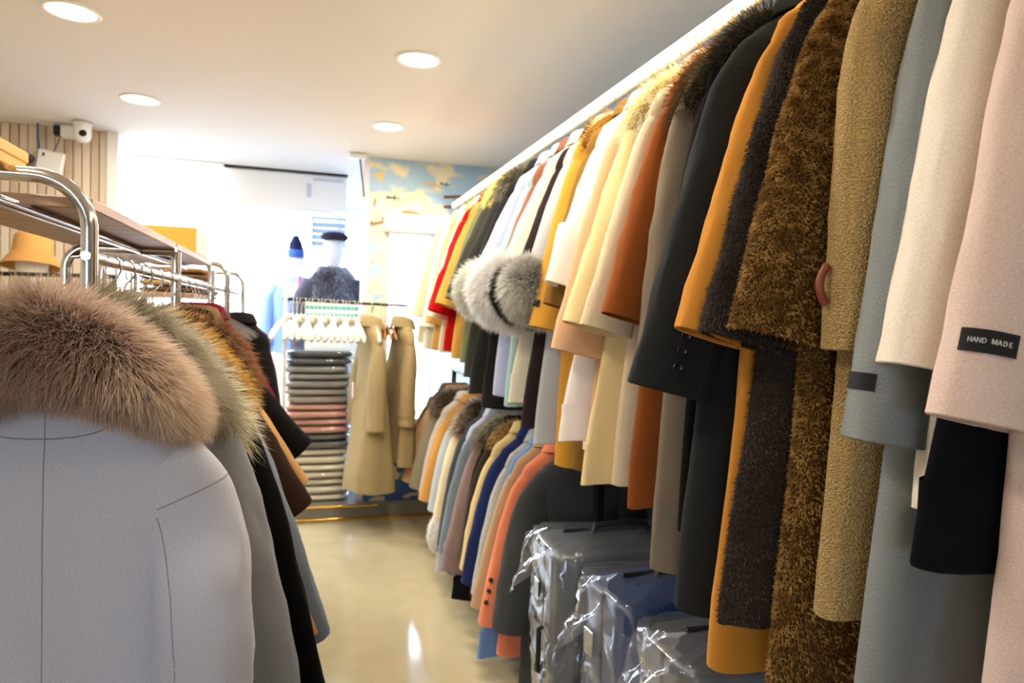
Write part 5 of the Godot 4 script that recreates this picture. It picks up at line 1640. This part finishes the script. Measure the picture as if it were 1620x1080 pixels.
func _small_things() -> void:
	# shelf goods
	var o := thing("cardboard_box", "ochre cardboard box at the far end of the steel rack shelf", "box", Vector3(-0.475, 1.568, -2.76))
	var mb := MB.new()
	mb.box(Vector3(0, 0.045, 0), Vector3(0.22, 0.09, 0.3), 0.003)
	part(o, "carton", mb, plain("carton_ochre", Color(0.86, 0.66, 0.26), 0.7))
	mb = MB.new()
	mb.box(Vector3(0.1105, 0.045, 0), Vector3(0.003, 0.088, 0.296), 0.001)
	part(o, "end_panel", mb, plain("carton_pale", Color(0.86, 0.78, 0.74), 0.7))
	o = thing("flat_box", "thin honey yellow box lying across the steel rack frames above the shelf", "box", Vector3(-0.565, 1.612, -0.97))
	mb = MB.new()
	mb.box(Vector3(0, 0.018, 0), Vector3(0.16, 0.036, 0.96), 0.002)
	part(o, "carton", mb, plain("carton_honey", Color(0.9, 0.7, 0.36), 0.6))
	mb = MB.new()
	mb.box(Vector3(0, 0.028, 0), Vector3(0.166, 0.02, 0.966), 0.002)
	part(o, "lid", mb, plain("carton_honey", Color.WHITE))
	# second rack with folded clothes, further back
	var st := steel()
	o = thing("shelf_rack", "smaller steel rack with folded clothes at the back of the row", "rack", Vector3(-0.56, 0, -3.65))
	for z: float in [0.45, -0.35]:
		mb = MB.new()
		var pts := PackedVector3Array([Vector3(-0.24, 0, z), Vector3(-0.24, 0.8, z), Vector3(-0.24, 1.45, z)])
		for i in 7:
			var a := PI - PI * 0.5 * i / 6.0
			pts.append(Vector3(-0.18 + cos(a) * 0.06, 1.51 + sin(a) * 0.06, z))
		for i in 7:
			var a := PI * 0.5 - PI * 0.5 * i / 6.0
			pts.append(Vector3(0.18 + cos(a) * 0.06, 1.51 + sin(a) * 0.06, z))
		pts.append(Vector3(0.24, 1.45, z))
		pts.append(Vector3(0.24, 0.8, z))
		pts.append(Vector3(0.24, 0.0, z))
		mb.tube(pts, 0.012, 12)
		part(o, "frame", mb, st)
	mb = MB.new()
	mb.box(Vector3(-0.06, 1.43, 0.05), Vector3(0.34, 0.02, 0.82), 0.002)
	part(o, "shelf_board", mb, mats["shelf_board"])
	for k in 4:
		_folded(Vector3(-0.58, 1.4405 + 0.031 * k, -3.55), Vector3(0.28, 0.03, 0.3), [Color(0.36, 0.26, 0.17), Color(0.66, 0.54, 0.34), Color(0.4, 0.3, 0.2), Color(0.6, 0.46, 0.3)][k],
			"%s folded knit, %s in the pile on the smaller steel rack" % [["dark brown", "sand", "cocoa brown", "tan"][k], ["lowest", "second", "third", "topmost"][k]], "folded knits on the smaller rack", false, 50 + k)
	for k in 2:
		_folded(Vector3(-0.57, 1.4405 + 0.033 * k, -3.9), Vector3(0.26, 0.032, 0.26), [Color(0.3, 0.24, 0.16), Color(0.62, 0.5, 0.34)][k], ["dark folded knit under the tan one beside the white stand", "tan folded knit on top beside the white stand"][k], "folded knits on the smaller rack", false, 60 + k)
	_folded(Vector3(-0.6, 1.567, -3.5), Vector3(0.16, 0.05, 0.18), Color(0.14, 0.18, 0.36), "crumpled navy garment lying on top of the folded knits", "", false, 71)
	_folded(Vector3(-0.52, 1.509, -3.9), Vector3(0.12, 0.06, 0.14), Color(0.72, 0.3, 0.34), "small rose red garment on the back pile of knits", "", false, 72)
	var dk := [[Color(0.12, 0.11, 0.12), "black coat at the far end of the steel rack rail"], [Color(0.3, 0.25, 0.22), "brown coat beside the white stand post"]]
	for k in 2:
		coat({"x": LEFT_X + 0.02, "z": -3.72 - 0.12 * k, "side": 1.0, "ys": 1.25, "sh": 0.18, "cuff": [0.24, 0.8], "hem": [0.22, 0.5], "rw": 0.05, "th": 0.04, "col": dk[k][0], "label": dk[k][1], "group": "coats on the steel rack", "rows": 18, "cols": 20})
		hanger("left", Vector3(LEFT_X, LEFT_Y, -3.72 - 0.12 * k), 4.0, "steel hanger inside the " + brief(dk[k][1]), "steel hangers on the steel rack", 0.0125)
	# hat on a head form
	o = thing("head_form", "white head form on a slim stand in front of the plank wall", "head form", Vector3(-1.41, 0, -4.3))
	mb = MB.new()
	mb.lathe(PackedVector2Array([Vector2(0.001, 1.7), Vector2(0.05, 1.69), Vector2(0.075, 1.64), Vector2(0.08, 1.59), Vector2(0.07, 1.53), Vector2(0.052, 1.49), Vector2(0.045, 1.44), Vector2(0.06, 1.4), Vector2(0.05, 1.39), Vector2(0.001, 1.39)]), Vector3.ZERO, 20, 0.95, 1.1)
	part(o, "head", mb, plain("head_white", Color(0.9, 0.87, 0.82), 0.6))
	mb = MB.new()
	mb.tube(PackedVector3Array([Vector3(0, 0.01, 0), Vector3(0, 0.7, 0), Vector3(0, 1.4, 0)]), 0.012, 10)
	part(o, "pole", mb, st)
	mb = MB.new()
	mb.lathe(PackedVector2Array([Vector2(0.001, 0.02), Vector2(0.11, 0.016), Vector2(0.12, 0.0)]), Vector3.ZERO, 20)
	part(o, "base", mb, st)
	o = thing("bucket_hat", "camel bucket hat on the white head form", "hat", Vector3(-1.41, 1.6, -4.3))
	o.rotation_degrees.x = -10.0
	mb = MB.new()
	mb.lathe(PackedVector2Array([Vector2(0.001, 0.15), Vector2(0.075, 0.148), Vector2(0.088, 0.135), Vector2(0.094, 0.07), Vector2(0.096, 0.045)]), Vector3.ZERO, 28)
	part(o, "crown", mb, cloth("wool", Color(0.82, 0.62, 0.36)))
	mb = MB.new()
	mb.lathe(PackedVector2Array([Vector2(0.095, 0.048), Vector2(0.115, 0.02), Vector2(0.14, -0.025), Vector2(0.142, -0.032), Vector2(0.137, -0.03), Vector2(0.112, 0.012), Vector2(0.09, 0.04)]), Vector3.ZERO, 28)
	part(o, "brim", mb, cloth("wool", Color(0.78, 0.57, 0.32)))
	# rail along the plank wall with a few garments
	o = _rail("wall_rail", "dark rail with gold hooks in front of the plank wall", Vector3(-2.3, 1.512, -4.12), Vector3(-0.95, 1.53, -4.12), 0.011, plain("rail_dark", Color.WHITE))
	for sx: float in [0.02, 1.33]:
		mb = MB.new()
		mb.tube(PackedVector3Array([Vector3(sx, -1.515, 0), Vector3(sx, -0.7, 0), Vector3(sx, 0.01, 0)]), 0.011, 10)
		part(o, "post", mb, plain("rail_dark", Color.WHITE))
	var wc := [[Color(0.92, 0.78, 0.4), "pale yellow"], [Color(0.9, 0.82, 0.55), "straw yellow"], [Color(0.45, 0.3, 0.18), "brown"], [Color(0.85, 0.76, 0.6), "beige"]]
	for k in 4:
		var x := -1.62 + 0.11 * k
		coat({"x": x, "z": -4.12, "ys": 1.33, "sh": 0.19, "side": 1.0, "cuff": [0.26, 0.8], "hem": [0.22, 0.55], "rw": 0.055, "th": 0.04, "yaw": 90.0, "col": wc[k][0], "label": "%s coat on the rail in front of the plank wall" % wc[k][1], "group": "coats by the plank wall", "rows": 18, "cols": 20})
	for k in 10:
		hanger("gold", Vector3(-1.64 + 0.055 * k, 1.52, -4.12), 90.0 + float((k * 29) % 21) - 10.0, "pale hanger with a gold hook on the rail by the plank wall", "hangers by the plank wall", 0.011)
	# cameras, router and cables high on the plank wall
	var wp := plain("plastic_white", Color(0.92, 0.92, 0.91), 0.35)
	var bp := plain("plastic_black", Color(0.03, 0.03, 0.04), 0.2)
	o = thing("security_camera", "white dome camera with a black lens under the ceiling at the plank wall", "camera", Vector3(-1.23, 2.42, -4.5))
	mb = MB.new()
	mb.lathe(PackedVector2Array([Vector2(0.001, 0.0), Vector2(0.05, -0.002), Vector2(0.05, -0.02), Vector2(0.044, -0.026), Vector2(0.046, -0.07), Vector2(0.042, -0.095), Vector2(0.025, -0.115), Vector2(0.001, -0.12)]), Vector3.ZERO, 22)
	part(o, "housing", mb, wp)
	mb = MB.new()
	mb.lathe(PackedVector2Array([Vector2(0.001, 0.006), Vector2(0.015, 0.005), Vector2(0.02, 0.0), Vector2(0.02, -0.006)]), Vector3.ZERO, 16)
	var ln := part(o, "lens", mb, bp, Vector3(0.012, -0.072, 0.044))
	ln.rotation_degrees.x = 80.0
	o = thing("bullet_camera", "small white box camera with a black front beside the dome camera", "camera", Vector3(-1.38, 2.375, -4.6))
	mb = MB.new()
	mb.box(Vector3(0.055, 0, 0), Vector3(0.08, 0.07, 0.07), 0.008)
	mb.box(Vector3(0.055, 0.04, 0), Vector3(0.03, 0.02, 0.03), 0.003)
	part(o, "body", mb, wp)
	mb = MB.new()
	mb.box(Vector3(0.0, 0.0, 0.006), Vector3(0.035, 0.06, 0.06), 0.006)
	part(o, "front", mb, bp)
	o = thing("router", "white network box leaning on the plank wall above the shelf", "router", Vector3(-1.44, 2.12, -4.63))
	mb = MB.new()
	mb.box(Vector3(0, 0.07, 0), Vector3(0.14, 0.15, 0.035), 0.01)
	part(o, "case", mb, wp)
	mb = MB.new()
	mb.box(Vector3(-0.035, 0.115, 0.018), Vector3(0.012, 0.02, 0.003), 0.001)
	part(o, "label_plate", mb, plain("plastic_black", Color.WHITE))
	o.rotation_degrees.z = -8.0
	o = thing("cable_bundle", "tangle of dark blue and grey cables beside the network box", "cables", Vector3(-1.57, 2.17, -4.62))
	for k in 5:
		var pts := PackedVector3Array()
		for i in 24:
			var a := TAU * i / 12.0 + k
			pts.append(Vector3(cos(a) * (0.04 + 0.012 * sin(k * 3.0 + i * 0.4)) + (k - 2) * 0.012, 0.03 + sin(a) * 0.028, sin(a * 0.5 + k) * 0.012 + 0.01 * k - 0.02))
		mb = MB.new()
		mb.tube(pts, 0.004, 6)
		part(o, "coil", mb, plain("cable_%d" % (k % 2), [Color(0.16, 0.18, 0.34), Color(0.25, 0.25, 0.27)][k % 2], 0.5))
	o = thing("blue_cable", "blue cable hanging from the ceiling to the network box", "cable", Vector3(-1.5, 2.42, -4.65))
	mb = MB.new()
	mb.tube(PackedVector3Array([Vector3(0, 0, 0), Vector3(0.002, -0.08, 0), Vector3(0.012, -0.14, 0.01), Vector3(0.03, -0.2, 0.02)]), 0.005, 8)
	part(o, "wire", mb, plain("cable_blue", Color(0.22, 0.28, 0.55), 0.5))
	o = thing("grey_cable", "thin grey cable running from the box camera to the network box", "cable", Vector3(-1.38, 2.34, -4.62))
	mb = MB.new()
	mb.tube(PackedVector3Array([Vector3(0, 0, 0), Vector3(-0.012, -0.04, 0), Vector3(-0.03, -0.08, 0), Vector3(-0.04, -0.13, 0)]), 0.003, 8)
	part(o, "wire", mb, plain("cable_1", Color.WHITE))
